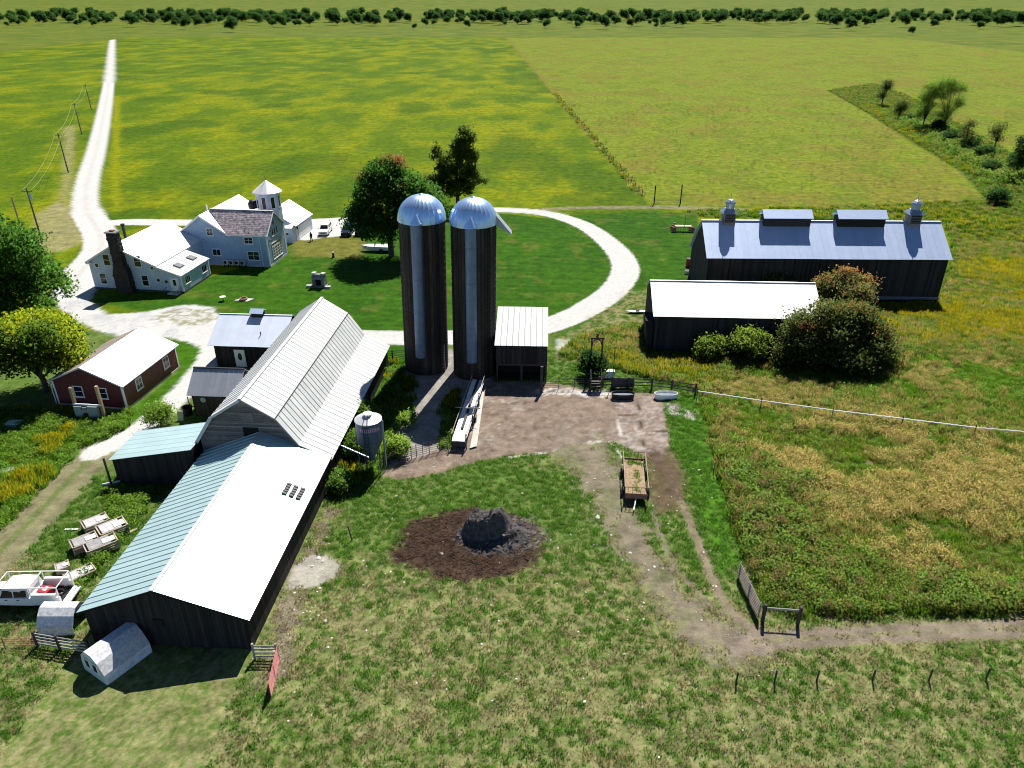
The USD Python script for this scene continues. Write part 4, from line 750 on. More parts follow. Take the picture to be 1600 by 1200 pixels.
# ------------------------------------------------------------------ vegetation helpers
def grad(name, low, top, h, var=.35, trans=.45):
    low, top = tuple(x * 2.3 for x in low), tuple(min(.8, x * 2.3) for x in top)
    """stalks whose tips have another colour than their leaves"""
    if name in M: return M[name]
    M[name] = usdkit.material(stage, '/World/Looks/' + name, {
        'tc': ('texture_coordinate', {}), 'sx': ('separate_xyz', {}), 'r': ('rgb_ramp', {'ramp': [(0, low), (.45, low), (.85, top), (1, top)]}), 'dv': ('math', {'math_type': 'divide', 'value2': h}),
        'oi': ('object_info', {}), 'g': ('attribute', {'attribute': 'tone'}), 'ad': ('math', {'math_type': 'add'}), 'mr': ('map_range', {'from_min': 0, 'from_max': 2, 'to_min': 1 - var, 'to_max': 1 + var}), 'h': ('hsv', {'hue': .5, 'saturation': 1, 'fac': 1}),
        'd': ('diffuse_bsdf', {}), 't': ('translucent_bsdf', {}), 'mx': ('mix_closure', {'fac': trans})},
        [('tc.object', 'sx.vector'), ('sx.z', 'dv.value1'), ('dv.value', 'r.fac'), ('oi.random', 'ad.value1'), ('g.fac', 'ad.value2'), ('ad.value', 'mr.value'), ('mr.result', 'h.value'), ('r.color', 'h.color'), ('h.color', 'd.color'), ('h.color', 't.color'), ('d.BSDF', 'mx.closure1'), ('t.BSDF', 'mx.closure2')], surface='mx.closure'); return M[name]
def tuft(n, h, r, w, seed, bend=.35):
    q = random.Random(seed); mb = MB()
    for _ in range(n):
        a, d = q.uniform(0, 6.28), r * math.sqrt(q.random()); x, y = d * math.cos(a), d * math.sin(a); hh = h * q.uniform(.55, 1); b = q.uniform(0, 6.28); bx, by = bend * hh * math.cos(b) * q.random(), bend * hh * math.sin(b) * q.random()
        t = q.uniform(0, 6.28); wx, wy = w / 2 * math.cos(t), w / 2 * math.sin(t)
        mb.add([(x - wx, y - wy, 0), (x + wx, y + wy, 0), (x + wx * .9 + bx * .4, y + wy * .9 + by * .4, hh * .55), (x - wx * .9 + bx * .4, y - wy * .9 + by * .4, hh * .55), (x + bx, y + by, hh)], [(0, 1, 2), (0, 2, 3), (3, 2, 4)])
    return mb
def weedy(n, h, r, s, seed):
    """leafy weed: leaf-sized faces spread through a low mound"""
    q = random.Random(seed); mb = MB()
    for _ in range(n):
        a, d, z = q.uniform(0, 6.28), r * math.sqrt(q.random()), q.random(); x, y, z = d * math.cos(a) * (1.1 - .5 * z), d * math.sin(a) * (1.1 - .5 * z), h * z
        mb.add(*leafquad(q, (x, y, z), s * q.uniform(.6, 1.2)))
    return mb
def tone(g, n, k=4):
    t = np.repeat(np.random.default_rng(n).random(n // k + 1), k)[:n]; UsdGeom.PrimvarsAPI(g).CreatePrimvar('tone', Sdf.ValueTypeNames.FloatArray, 'vertex').Set(Vt.FloatArray.FromNumpy(t.astype(np.float32)))
def foliage(path, V, F, m, nrm):
    g = usdkit.mesh(stage, path, (V, F), m); g.CreateNormalsAttr(Vt.Vec3fArray.FromNumpy(np.asarray(nrm, np.float32))); g.SetNormalsInterpolation('vertex'); tone(g, len(V)); return g.GetPrim()
def soft_normals(V, up=1.0, out=.6):
    n = V * [out, out, 0] / max(np.abs(V[:, :2]).max(), 1e-6) + [0, 0, up]; return n / np.linalg.norm(n, axis=1, keepdims=True)
def leafquad(q, c, s):
    n = np.array([q.gauss(0, 1), q.gauss(0, 1), abs(q.gauss(.6, .8))]); n /= np.linalg.norm(n); u = np.cross(n, [q.gauss(0, 1), q.gauss(0, 1), q.gauss(0, 1)]); u /= np.linalg.norm(u); v = np.cross(n, u); c = np.asarray(c)
    return [c - u * s / 2, c - v * s * .32 + n * s * .08, c + u * s / 2, c + v * s * .32 + n * s * .08], [(0, 1, 2), (0, 2, 3)]
def scatter(name, label, cat, protos, P, idx, sc, kind='stuff'):
    path = numbered('/World/' + name); pi = UsdGeom.PointInstancer.Define(stage, path); rel = pi.CreatePrototypesRel()
    for k, (mesh, m) in enumerate(protos):
        x = UsdGeom.Xform.Define(stage, f'{path}/kind_{k:03d}'); v_, f_ = mesh.arr(); foliage(f'{path}/kind_{k:03d}/clump', v_, f_, m, soft_normals(v_)); rel.AddTarget(x.GetPath())
    n = len(P); pi.CreatePositionsAttr(Vt.Vec3fArray.FromNumpy(np.asarray(P, np.float32))); pi.CreateProtoIndicesAttr(Vt.IntArray.FromNumpy(np.asarray(idx, np.int32)))
    a = rng.uniform(0, 2 * math.pi, n); pi.CreateOrientationsAttr(Vt.QuathArray([Gf.Quath(float(math.cos(t / 2)), 0, 0, float(math.sin(t / 2))) for t in a]))
    sc = np.asarray(sc, np.float32); sc = np.repeat(sc[:, None], 3, 1) if sc.ndim == 1 else sc
    pi.CreateScalesAttr(Vt.Vec3fArray.FromNumpy(sc)); return tag(pi, label, cat, kind=kind)
def pts_in(polys, n, pad=0):
    P = np.vstack(polys); lo, hi = P.min(0), P.max(0); q = rng.uniform(lo, hi, (n, 2)).astype(np.float32)
    m = np.zeros(n, bool)
    for p in polys: m |= sdf(p, q[:, 0], q[:, 1]) < pad
    return q[m]
# ------------------------------------------------------------------ tall weeds of the meadow
KG = grad('meadow_green', (.045, .10, .006), (.085, .15, .012), .65); KO = grad('meadow_olive', (.065, .10, .012), (.19, .17, .04), .7); KT = grad('meadow_tan', (.15, .14, .035), (.36, .28, .105), .65)
KY = grad('meadow_goldenrod', (.05, .095, .008), (.27, .205, .004), .85); KB = grad('meadow_brown', (.075, .08, .02), (.23, .16, .06), .85); KD = leafmat('meadow_dark_leaves', [(.022, .050, .006), (.045, .085, .010), (.08, .115, .016)], .2)
protos = [(tuft(46, .62, .60, .07, 1, .7), KG), (tuft(46, .70, .60, .065, 2, .7), KO), (tuft(52, .66, .65, .06, 3, .9), KT), (tuft(44, .85, .55, .07, 4, .5), KY), (tuft(42, .85, .55, .06, 5, .6), KB), (weedy(60, .75, .65, .20, 6), KD), (tuft(50, .42, .62, .065, 7, .8), KG), (weedy(60, .45, .6, .18, 8), leafmat('meadow_bright_leaves', [(.03, .075, .006), (.05, .11, .010), (.085, .145, .014)], .3)), (weedy(120, .75, .75, .15, 9), leafmat('meadow_seed_heads', [(.075, .07, .014), (.115, .098, .026), (.16, .125, .04), (.20, .16, .06)], .3)), (weedy(120, .65, .7, .14, 10), leafmat('meadow_olive_heads', [(.035, .055, .008), (.06, .075, .012), (.10, .095, .02)], .3)), (weedy(110, 1.0, .6, .14, 14), leafmat('meadow_rust_heads', [(.03, .03, .008), (.055, .04, .014), (.09, .06, .02)], .3))]
qn = rng.uniform([6, 37], [92, 132], (76000, 2)).astype(np.float32); qn = qn[sdf(MEADOW, qn[:, 0], qn[:, 1]) < -.2]
q = pts_in([MEADOW], 130000, -.2); q = np.vstack([qn, q[q[:, 1] > 131.5]]); X, Y = q[:, 0], q[:, 1]
keep = rng.random(len(q)) < np.clip(1.35 - Y / 160, .3, 1) * np.where(sdl(FIELD_TRACK, X, Y, 3.4) < 0, 0, 1); q = q[keep]; X, Y = q[:, 0], q[:, 1]
def ns(s, seed, o=3): return fb(X, Y, s, seed, o)
u = rng.random(len(q)); kind = np.where(u < .35, 0, np.where(u < .6, 1, np.where(u < .72, 5, np.where(u < .85, 7, 4)))); sc = .55 + .75 * ns(.22, 21)
jit = rng.normal(0, 1, len(q)); tz = -sdf(TANZ, X, Y) + (ns(.15, 22) - .5) * 16 + jit * 2.6; m = tz > 0; kind[m] = np.where(u[m] < .28, 2, np.where(u[m] < .62, 8, np.where(u[m] < .82, 9, np.where(u[m] < .9, 1, 0)))); sc[m] *= .75 + .7 * ns(.28, 51)[m]
m2 = m & (ns(.22, 23) + jit * .05 > .57); kind[m2] = np.where(u[m2] < .5, 0, np.where(u[m2] < .8, 1, 5)); sc[m2] *= .55
gz = -sdf(GREENZ, X, Y) + (ns(.2, 24) - .5) * 8 + jit * 2; m = gz > 0; kind[m] = np.where(u[m] < .42, 6, np.where(u[m] < .8, 7, np.where(u[m] < .86, 1, 0))); sc[m] *= .7
m3 = m & (ns(.2, 25) + jit * .05 > .57); kind[m3] = np.where(u[m3] < .4, 8, np.where(u[m3] < .8, 9, 2))
for g_ in GOLDZ:
    m = ((-sdf(g_, X, Y) + (ns(.2, 26) - .5) * 6 + jit * 2) > 0) & (ns(.16, 28) + jit * .04 > .44); kind[m] = np.where(u[m] < .45, 3, np.where(u[m] < .62, 9, np.where(u[m] < .85, 0, 1))); sc[m] *= .7 + .7 * ns(.3, 29)[m]
m = (-sdf(DARKZ, X, Y) + (ns(.2, 27) - .5) * 5 + jit * 1.5) > 0; kind[m] = np.where(u[m] < .07, 10, np.where(u[m] < .42, 5, np.where(u[m] < .70, 9, np.where(u[m] < .74, 4, 0)))); sc[m] *= 1.3; dk = ns(.3, 52) > .6; kind[m & dk] = np.where(u[m & dk] < .3, 10, 5); sc[m & dk] *= 1.3
sc *= rng.uniform(.75, 1.2, len(q)); sc *= np.where(Y < 50, 1.0, 1.1)
scatter('tall_weeds', 'mixed tall weeds and grasses covering the rough meadow right of the barnyard', 'weeds', protos, np.c_[q, np.zeros(len(q))], kind, np.clip(sc, .3, 2))
# rough weeds on the left, by the barns and along edges
WL_ = [WEEDS_L, GX([(170, 768), (240, 770), (225, 800), (180, 830), (170, 800)]), GX([(240, 770), (200, 830), (120, 930), (105, 925), (160, 850), (190, 790)]), GX([(598, 690), (640, 655), (650, 600), (612, 560), (600, 600), (560, 660), (520, 720), (500, 770), (520, 775), (590, 745), (625, 705)]),
       GX([(30, 655), (100, 640), (200, 655), (195, 680), (120, 690)]), GX([(1090, 335), (1300, 345), (1330, 340), (1330, 330), (1100, 328)]), GX([(690, 640), (716, 606), (712, 692), (690, 702)])]
q = np.vstack([pts_in([p], n) for p, n in zip(WL_, (6000, 260, 700, 1300, 900, 500, 220))]); q = q[(sdl(TRACK_L, q[:, 0], q[:, 1], 3.4) > 0) & (sdl(SIDE_DRIVE, q[:, 0], q[:, 1], 3.0) > 0) & (rng.random(len(q)) < .8)]; X, Y = q[:, 0], q[:, 1]; u = rng.random(len(q))
gold = fb(X, Y, .25, 31, 3) > .54; kind = np.where(gold, np.where(u < .6, 3, 0), np.where(u < .4, 7, np.where(u < .7, 5, 0)))
scatter('rough_weeds', 'rough green and yellow weeds growing round the barns and left of the track', 'weeds', protos, np.c_[q, np.zeros(len(q))], kind, rng.uniform(.5, 1.15, len(q)))
# short grass tufts in the grazed pasture and verge
sp = [(tuft(26, .16, .22, .035, 11, .6), grad('pasture_green', (.040, .100, .010), (.060, .125, .016), .16)), (tuft(24, .13, .24, .03, 12, .8), grad('pasture_tan', (.12, .105, .05), (.19, .165, .085), .13)), (weedy(22, .12, .22, .09, 13), leafmat('pasture_weeds', [(.018, .05, .006), (.03, .075, .008), (.05, .09, .014)], .25))]
q = rng.uniform([-46, 25], [46, 86], (84000, 2)).astype(np.float32); colr, cl, _ = ground(q[:, 0], q[:, 1]); ok = (cl == CI['pasture']); q, colr = q[ok], colr[ok]
grn = colr[:, 1] > colr[:, 0] * 1.18; keep = np.where(grn, rng.random(len(q)) < .8, rng.random(len(q)) < .6); q, grn = q[keep], grn[keep]; u = rng.random(len(q))
LBW = place(LBP, LBR); inv = place((0, 0), -LBR); lx = q - np.array(LBP[:2]); lxx = lx[:, 0] * math.cos(math.radians(LBR)) + lx[:, 1] * math.sin(math.radians(LBR)); ok = (lxx > 6.2) | ((lxx < -6) & (q[:, 1] < 58) & (sdl(TRACK_L, q[:, 0], q[:, 1], 3.6) > 0)); q, grn, u = q[ok], grn[ok], u[ok]
scatter('grass', 'short grass tufts of the grazed pasture round the dark heap', 'grass', sp, np.c_[q, np.zeros(len(q))], np.where(grn, np.where(u < .6, 0, 2), 1), rng.uniform(.6, 1.5, len(q)))
# pale stones lying about
ico = trimesh.creation.icosphere(1)
def pebble(seed):
    r = np.random.default_rng(seed); v = ico.vertices * r.uniform(.7, 1.2, (len(ico.vertices), 1)) * [1, .8, .45]; return MB().add(v, ico.faces)
q = rng.uniform([-18, 30], [20, 60], (240, 2)); q = np.vstack([q, rng.normal([-15.2, 41], [.8, 4], (60, 2)), rng.normal([8, 47], [3, 8], (80, 2))])
scatter('pale_stones', 'small pale stones and litter strewn over the pasture', 'stones', [(pebble(k), mat('pale_stone', (.62, .60, .55), .9, var=.15, rand=.2)) for k in (1, 2, 3)], np.c_[q, np.full(len(q), .03)], rng.integers(0, 3, len(q)), rng.gamma(1.5, .022, len(q)) + .018)

# ------------------------------------------------------------------ dark heap
def heap():
    n = 64; gx, gy = np.meshgrid(np.linspace(-4.6, 4.8, n), np.linspace(-3.6, 3.4, n)); r = np.hypot(gx / 4.2, gy / 3.0)
    base = 1 - st(r, .15, 1.0); h = .40 * base + 1.35 * st(1 - np.hypot((gx + .7) / 2.3, (gy - .35) / 1.45), .0, .42) + .55 * st(1 - np.hypot((gx - 1.0) / 2.2, (gy - .1) / 1.5), 0, .7)
    f = fb(gx, gy, 1.1, 41, 5); h = h * 1.15 * (.7 + .6 * f) + (fb(gx, gy, 2.2, 42, 4) - .5) * .5 * base - .06; idx = np.arange(n * n).reshape(n, n)
    return np.stack([gx, gy, h], -1).reshape(-1, 3), np.stack([idx[:-1, :-1], idx[:-1, 1:], idx[1:, 1:], idx[1:, :-1]], -1).reshape(-1, 4)
hp = thing('manure_heap', 'dark grey crumbly heap in the middle of the brown litter ring', 'heap', (MOUND_C[0], MOUND_C[1], 0))
hv, hf = heap(); obj('mound', (hv, hf), mat('dark_muck', (.085, .075, .072), .95, var=.3, scale=3, color2=(.014, .012, .011), bump=.8, bscale=9), hp)
mb = MB(); q_ = random.Random(5)
for _ in range(900):
    k = q_.randrange(len(hv)); p = hv[k]
    if p[2] < .02: continue
    s = q_.uniform(.03, .11) * (2 if q_.random() < .12 else 1); mb.hull([p + s * np.array([q_.gauss(0, 1), q_.gauss(0, 1), q_.gauss(.2, .7)]) for _ in range(6)])
tag(obj('clod', mb, mat('grey_clods', (.12, .115, .12), .95, var=.35, scale=8, color2=(.03, .028, .03)), hp), kind='stuff')
mb = MB()
for _ in range(2600):
    a, r = q_.uniform(0, 6.28), math.sqrt(q_.random()); x, y = PILE_C[0] + 6.3 * r * math.cos(a), PILE_C[1] + 4.6 * r * math.sin(a); t = q_.gauss(.2, .9); l = q_.uniform(.15, .6); z = q_.uniform(.05, .14)
    dx, dy = l / 2 * math.cos(t), l / 2 * math.sin(t); w = .016; mb.add([(x - dx - w * math.sin(t), y - dy + w * math.cos(t), z), (x - dx + w * math.sin(t), y - dy - w * math.cos(t), z), (x + dx + w * math.sin(t), y + dy - w * math.cos(t), z + q_.uniform(-.03, .06)), (x + dx - w * math.sin(t), y + dy + w * math.cos(t), z + q_.uniform(-.03, .06))], [(0, 1, 2), (0, 2, 3)])
tag(obj('straw', mb, leafmat('old_straw', [(.010, .007, .005), (.018, .011, .007), (.05, .03, .016), (.008, .007, .006)], .1)), 'brown straw strands trodden into the ring round the dark heap', 'straw', kind='stuff')

# ------------------------------------------------------------------ trees and shrubs
def crown(lobes, n, s, seed, clump=26, cr=.5, inner=.45):
    q = np.random.default_rng(seed); lob = np.array(lobes, float); vol = lob[:, 3] * lob[:, 4] * lob[:, 5]; vol = vol ** .8; nc = max(1, n // clump)
    k = q.choice(len(lob), nc, p=vol / vol.sum()); d = q.normal(size=(nc, 3)); d /= np.linalg.norm(d, axis=1, keepdims=True); d[:, 2] = np.where(d[:, 2] < -.35, -d[:, 2], d[:, 2])
    c = lob[k, :3] + d * lob[k, 3:] * (inner + (1 - inner) * q.random((nc, 1)) ** .6)
    cs = q.uniform(.6, 1.3, nc); p = np.repeat(c, clump, 0) + q.normal(size=(nc * clump, 3)) * np.repeat(cs, clump)[:, None] * cr * [1, 1, .7]
    m = len(p); nr = q.normal(size=(m, 3)) * [1, 1, .7] + [0, 0, .55]; nr /= np.linalg.norm(nr, axis=1, keepdims=True); t = q.normal(size=(m, 3)); u = np.cross(nr, t); u /= np.linalg.norm(u, axis=1, keepdims=True); v = np.cross(nr, u)
    z = s * q.uniform(.6, 1.25, (m, 1)); V = np.stack([p - u * z / 2, p - v * z * .36 + nr * z * .1, p + u * z / 2, p + v * z * .36 + nr * z * .1], 1).reshape(-1, 3)
    b = np.arange(m)[:, None] * 4; F = np.vstack([b + [0, 1, 2], b + [0, 2, 3]])
    out = (p - lob[np.repeat(k, clump), :3]) / lob[np.repeat(k, clump), 3:]; N = out * .38 + [0, 0, .75] + q.normal(size=(m, 3)) * .25; N /= np.linalg.norm(N, axis=1, keepdims=True)
    return V, F, np.repeat(N, 4, 0)
def limbs(h, r, lobes, seed, split=.3):
    q = random.Random(seed); mb = MB(); top = h * split
    mb.tube([(0, 0, -.1), (q.uniform(-.1, .1), q.uniform(-.1, .1), top * .5), (q.uniform(-.15, .15), q.uniform(-.15, .15), top), (0, 0, h * .7)], [r * 1.25, r, r * .85, r * .3], 9)
    for l in lobes:
        e = np.array(l[:3]); a = np.array([0, 0, top * q.uniform(.6, 1.0)]); mid = (a + e) / 2 + [q.uniform(-.3, .3), q.uniform(-.3, .3), .2]
        mb.tube([a, mid, e, e + (e - mid) * .5], [r * .5, r * .32, r * .16, r * .05], 6)
        for _ in range(3):
            d = np.array([q.gauss(0, 1), q.gauss(0, 1), q.gauss(.4, .6)]); d /= np.linalg.norm(d); mb.tube([mid + (e - mid) * q.random(), e + d * np.array(l[3:]) * .6], [r * .14, r * .03], 5)
    return mb
def tree(name, label, cat, base, h, lobes, n, s, m, seed, r=.3, group=None, cr=.5, extra=(), split=.3, inner=.45):
    t = thing(name, label, cat, (base[0], base[1], 0), 0, group)
    obj('trunk', limbs(h, r, lobes, seed, split), BARK, t, smooth=50)
    V, F, N = crown(lobes, n, s, seed, cr=cr, inner=inner); foliage(numbered(str(t.GetPath()) + '/crown'), V, F, m, N)
    for lb_, ln, lm in extra:
        V, F, N = crown(lb_, ln, s, seed + 9, cr=cr); foliage(numbered(str(t.GetPath()) + '/crown'), V, F, lm, N).SetCustomDataByKey('label', 'yellow upper leaves' if lm is LY else 'reddish upper leaves')
    return t
LG = leafmat('maple_green', [(.010, .028, .005), (.020, .055, .008), (.035, .085, .010), (.06, .12, .016)], .28); LD = leafmat('dark_green_leaves', [(.008, .020, .005), (.016, .040, .008), (.03, .065, .012)], .25)
LY = leafmat('yellow_autumn_leaves', [(.05, .09, .006), (.10, .135, .006), (.19, .19, .007), (.30, .25, .010)], .35); LR = leafmat('russet_leaves', [(.07, .035, .012), (.13, .06, .02), (.10, .09, .025)], .3)
LV = leafmat('vine_leaves', [(.014, .030, .007), (.030, .050, .010), (.075, .080, .022), (.12, .065, .03)], .28); LS_ = leafmat('light_green_leaves', [(.035, .075, .010), (.07, .12, .015), (.12, .16, .02)], .35)
def ball(R, h, z0, seed, k=7):
    q = random.Random(seed); out = [(0, 0, (z0 + h) / 2, R * .75, R * .75, (h - z0) * .46)]
    for i in range(k):
        a = 6.28 * i / k + q.uniform(-.3, .3); rr = R * q.uniform(.4, .62); z = z0 + (h - z0) * q.uniform(.25, .75); out.append((rr * math.cos(a), rr * math.sin(a), z, R * q.uniform(.33, .5), R * q.uniform(.33, .5), (h - z0) * q.uniform(.18, .3)))
    return out
tree('broadleaf_tree', 'large dark green broadleaf tree cut off by the left edge', 'tree', G(22, 520), 17, ball(8.2, 16.8, 2.0, 1, 12) + [(4.5, -3, 4, 3.5, 3.5, 2.6), (5, 2, 5.5, 3.2, 3, 2.5)], 46000, .42, LG, 1, .5, cr=.55)
tree('yellowing_tree', 'round tree with yellow autumn leaves beside the red building', 'tree', G(72, 612), 9.3, ball(5.6, 9.3, 1.2, 2, 10), 30000, .34, leafmat('green_inner', [(.022, .05, .006), (.05, .085, .008), (.12, .13, .01)], .3), 2, .3, cr=.45, extra=[([(0, .6, 6.3, 4.6, 4.4, 2.7), (2.4, .4, 5.6, 2.8, 2.8, 2.4), (-2.4, .4, 5.8, 2.8, 2.8, 2.3), (3.6, -.6, 4.6, 2.0, 2.0, 2.0), (0, -1.5, 7.2, 3, 2.6, 1.8)], 26000, LY)])
tree('maple_tree', 'big round maple with reddish top leaves behind the left silo', 'tree', G(612, 400), 18, [(0, 0, 9.0, 6.0, 5.6, 6.0), (-3.8, -1, 6.0, 3.8, 3.6, 3.8), (3.8, -.5, 7.0, 3.6, 3.6, 3.8), (0, 0, 13.5, 3.6, 3.4, 3.2), (-1.5, -3.5, 5.0, 3.6, 3.0, 3.0), (-4.6, 2.0, 6.0, 2.4, 2.4, 2.4), (5.6, 1, 8.5, 3.2, 3.2, 4.0), (6.2, 0, 5.5, 2.8, 2.8, 2.6), (7.8, 2, 7.0, 2.6, 2.6, 3.2), (6.5, 3, 10, 2, 2, 2), (4.2, 0, 11.5, 2.4, 2.4, 2.4), (2.5, 1.5, 11, 3.2, 3.2, 3.2), (-2.5, 0, 11.2, 3, 3, 3.0)], 52000, .40, LG, 3, .45, cr=.5, extra=[([(-2.8, .4, 13.2, 1.6, 1.6, .8), (1.4, .4, 15.8, 2.2, 2.0, 1.0), (1.8, -2.4, 12.2, 1.5, 1.0, .9)], 1700, LR)])
tree('upright_tree', 'narrow upright two-stemmed tree with bronze tips beyond the drive', 'tree', G(716, 322), 17, [(1.6, 0, 8.5, 2.5, 2.4, 5.0), (1.9, 0, 13.6, 2.1, 2.0, 3.0), (-1.6, 0, 5.6, 2.4, 2.2, 3.6), (-4.2, 0, 10.0, 1.2, 1.2, 3.6), (-3.4, 0, 6.4, 1.5, 1.4, 2.6), (-5.0, -1, 3.8, 2.8, 2.4, 3.2), (-2.2, 0, 8.6, 1.0, 1, 2.6), (.3, 0, 3.4, 3.4, 3.2, 2.4), (.6, 0, 11, 2.4, 2.2, 3.0), (3.6, 0, 9.8, 1.2, 1.2, 2.2), (3.0, 0, 5.5, 2.2, 2, 2.6), (5.6, 0, 5.2, .8, .8, .8)], 26000, .42, leafmat('bronze_green', [(.016, .040, .006), (.035, .075, .01), (.085, .085, .018)], .25), 4, .4, cr=.38, split=.2)
def shrub(label, px, py, R, h, n, m, seed, name='shrub', s=.28, z0=.1, group=None, cr=.32): return tree(name, label, 'shrub', G(px, py), h, ball(R, h, z0, seed, 6), n, s, m, seed, .1, group, cr=cr, split=.25)
shrub('small rounded bush left of two in front of the white-roofed barn', 1104, 562, 2.1, 3.1, 6200, leafmat('bush_green', [(.02, .045, .006), (.05, .09, .01), (.12, .15, .02)], .3), 11)
shrub('second rounded bush, taller, before the wall of the white-roofed barn', 1166, 560, 2.9, 4.3, 11000, leafmat('bush_green', []), 12)
tree('vine_thicket', 'huge dark vine-covered thicket hiding the right end of the white-roofed barn', 'thicket', G(1296, 568), 7.6, [(6.4, 0, 1.6, 1.8, 2.0, 1.6), (-5.8, -.6, 1.5, 1.7, 1.6, 1.5), (1.0, -1.8, 1.8, 3, 2.4, 1.8), (-.6, 0, 2.6, 3.6, 2.8, 2.6), (3.4, .5, 2.8, 2.6, 2.6, 2.8), (-3.6, -.4, 2.2, 2.4, 2.2, 2.2), (2.0, .6, 5.2, 1.8, 1.6, 2.0), (-4.6, .2, 5.0, 1.6, 1.5, 1.6), (-1.2, .4, 6.0, 2.4, 2.0, 1.6), (2.6, 1.0, 5.8, 2.2, 2.0, 1.4), (4.9, .5, 1.8, 1.8, 2, 1.8)] + [(math.cos(a_) * r_ * 1.15, math.sin(a_) * r_ * .7, z_, s_, s_, s_ * .9) for a_, r_, z_, s_ in [(k * .47, 4.2 + 1.6 * (k * 37 % 10) / 10, .9 + 5.2 * (k * 53 % 11) / 11 * (1 if k % 3 else .4), .55 + .9 * (k * 29 % 7) / 7) for k in range(26)]], 46000, .30, LV, 13, .2, cr=.55, extra=[([(2.2, .8, 6.4, 1.5, 1.3, .7), (-1.0, .3, 6.9, 1.2, 1.0, .5), (4.4, -.5, 4.2, 1.6, 1.2, .8), (-4.2, -.6, 5.2, 1, 1, .6)], 2600, LR)])
tree('sumac', 'russet tipped sumac rising beyond the right end of the white roof', 'shrub', G(1304, 500), 7, [(0, 0, 4.6, 2.4, 2.2, 2.2), (.6, -2.4, 4.0, 2.6, 2.0, 2.4), (-2.2, 0, 4.8, 1.5, 1.4, 1.4), (2.4, 0, 3.6, 2.0, 2.0, 2.4), (0, 0, 2.6, 3, 2.4, 2.4)], 12000, .34, LV, 14, .18, cr=.5, extra=[([(.4, 0, 6.9, 1.2, 1.0, .6), (3.0, 0, 5.4, 1.2, 1, .7), (-1.8, 0, 5.6, 1, 1, .6)], 1000, LR)])
tree('sumac', 'low russet sumac showing just over the ridge of the white roof', 'shrub', G(1211, 470), 4.4, [(0, 0, 2.9, 2.4, 1.8, 1.7), (1.8, 0, 2.6, 1.4, 1.4, 1.5)], 5000, .32, LV, 15, .15, cr=.34)
shrub('leafy bush under the dark arch at the barnyard fence', 926, 588, 1.7, 3.2, 5200, LD, 16)
shrub('feathery pale green bush beside the pale blue lean-to roof', 252, 668, 1.7, 2.6, 4200, LS_, 17, s=.2)
for i, (px, py, R, h, l) in enumerate([(560, 712, 1.4, 2.4, 'green bush pressed between the gambrel barn eave and the feed bin'), (622, 712, 1.3, 1.9, 'yellow-green bush right of the feed bin'), (534, 764, 1.2, 1.5, 'low bush below the feed bin at the lower barn corner'), (637, 668, .9, 1.6, 'yellow tufted bush on the sunny strip behind the feed bin'), (574, 668, 1.4, 2.6, 'bush beside the gambrel barn behind the feed bin')]):
    shrub(l, px, py, R, h, int(2300 * R * R), LS_ if i in (1, 3) else leafmat('bin_bush', [(.02, .045, .006), (.045, .09, .012), (.08, .12, .02)], .3), 20 + i, s=.22)
# hedgerow, upper right
for i, (px, py, h, R, sp_, l) in enumerate([(1440, 204, 14, 3.6, 3600, 'tall thin tree with sparse yellow-green crown in the hedgerow'), (1473, 207, 16, 4.6, 4200, 'tall forked tree with dark trunks beside the thin hedgerow tree'), (1377, 165, 9, 2.0, 1600, 'small dark tree at the far top end of the hedgerow'), (1404, 186, 6, 2.0, 1400, 'little scrubby tree left of the thin hedgerow tree'), (1505, 235, 8, 1.8, 700, 'nearly bare leaning sapling in the hedgerow'), (1553, 236, 9, 1.8, 700, 'bare thin sapling right of the leaning one')]):
    q_ = random.Random(50 + i); lobes = []
    for k in range(18 if i < 2 else 10):
        z = h * q_.uniform(.32, .97); w_ = R * (1.15 - abs(z / h - .65)) * .8; a_ = q_.uniform(0, 6.28); d_ = w_ * math.sqrt(q_.random()); lobes.append((d_ * math.cos(a_), d_ * math.sin(a_), z, R * q_.uniform(.2, .38), R * q_.uniform(.2, .38), h * q_.uniform(.05, .09)))
    tree('hedgerow_tree', l, 'tree', G(px, py), h, lobes, int(sp_ * 2.4), .34, LS_ if i < 2 else LV, 50 + i, .22, cr=1.0, split=.3, inner=.1)
for i, (px, py, R, h, l) in enumerate([(1464, 210, 3.2, 4.5, 'dark round bush at the foot of the forked tree'), (1486, 224, 3.4, 4.0, 'dark bush right of the forked tree'), (1512, 238, 3.6, 4.0, 'dark low bush in the middle of the hedgerow'), (1535, 250, 2.6, 3.5, 'dark bush below the bare sapling'), (1557, 318, 2.4, 3.2, 'lone dark round bush at the corner of the pale field'), (1545, 270, 2.4, 2.8, 'green bush above the lone round bush'), (1425, 192, 2.4, 2.6, 'low bush between the thin tree and the scrubby tree')]):
    shrub(l, px, py, R, h, 3400, LD, 60 + i, name='hedgerow_bush', s=.42, cr=.5)
q = np.vstack([GX([(1400 + 205 * t, 178 + 118 * t)]) + rng.normal(0, 3.0, (1, 2)) for t in rng.random(700)]); scatter('hedge_undergrowth', 'dark leafy undergrowth filling the hedgerow beneath its trees', 'undergrowth', [protos[5], protos[7], protos[9]], np.c_[q, np.zeros(len(q))], rng.choice([0, 0, 1, 2], len(q)), rng.uniform(1.2, 3.6, len(q)))
tree('hedgerow_tree', 'broad dark tree at the right edge of the picture', 'tree', G(1598, 285), 12, [(0, 0, 4.5, 4.4, 4, 4.2), (-1.5, 0, 8.5, 2.2, 2.2, 2.8), (2.8, 0, 9.2, 2.6, 2.4, 2.6), (4.5, 0, 4, 4, 4, 4)], 14000, .45, LD, 70, .3, cr=.5)
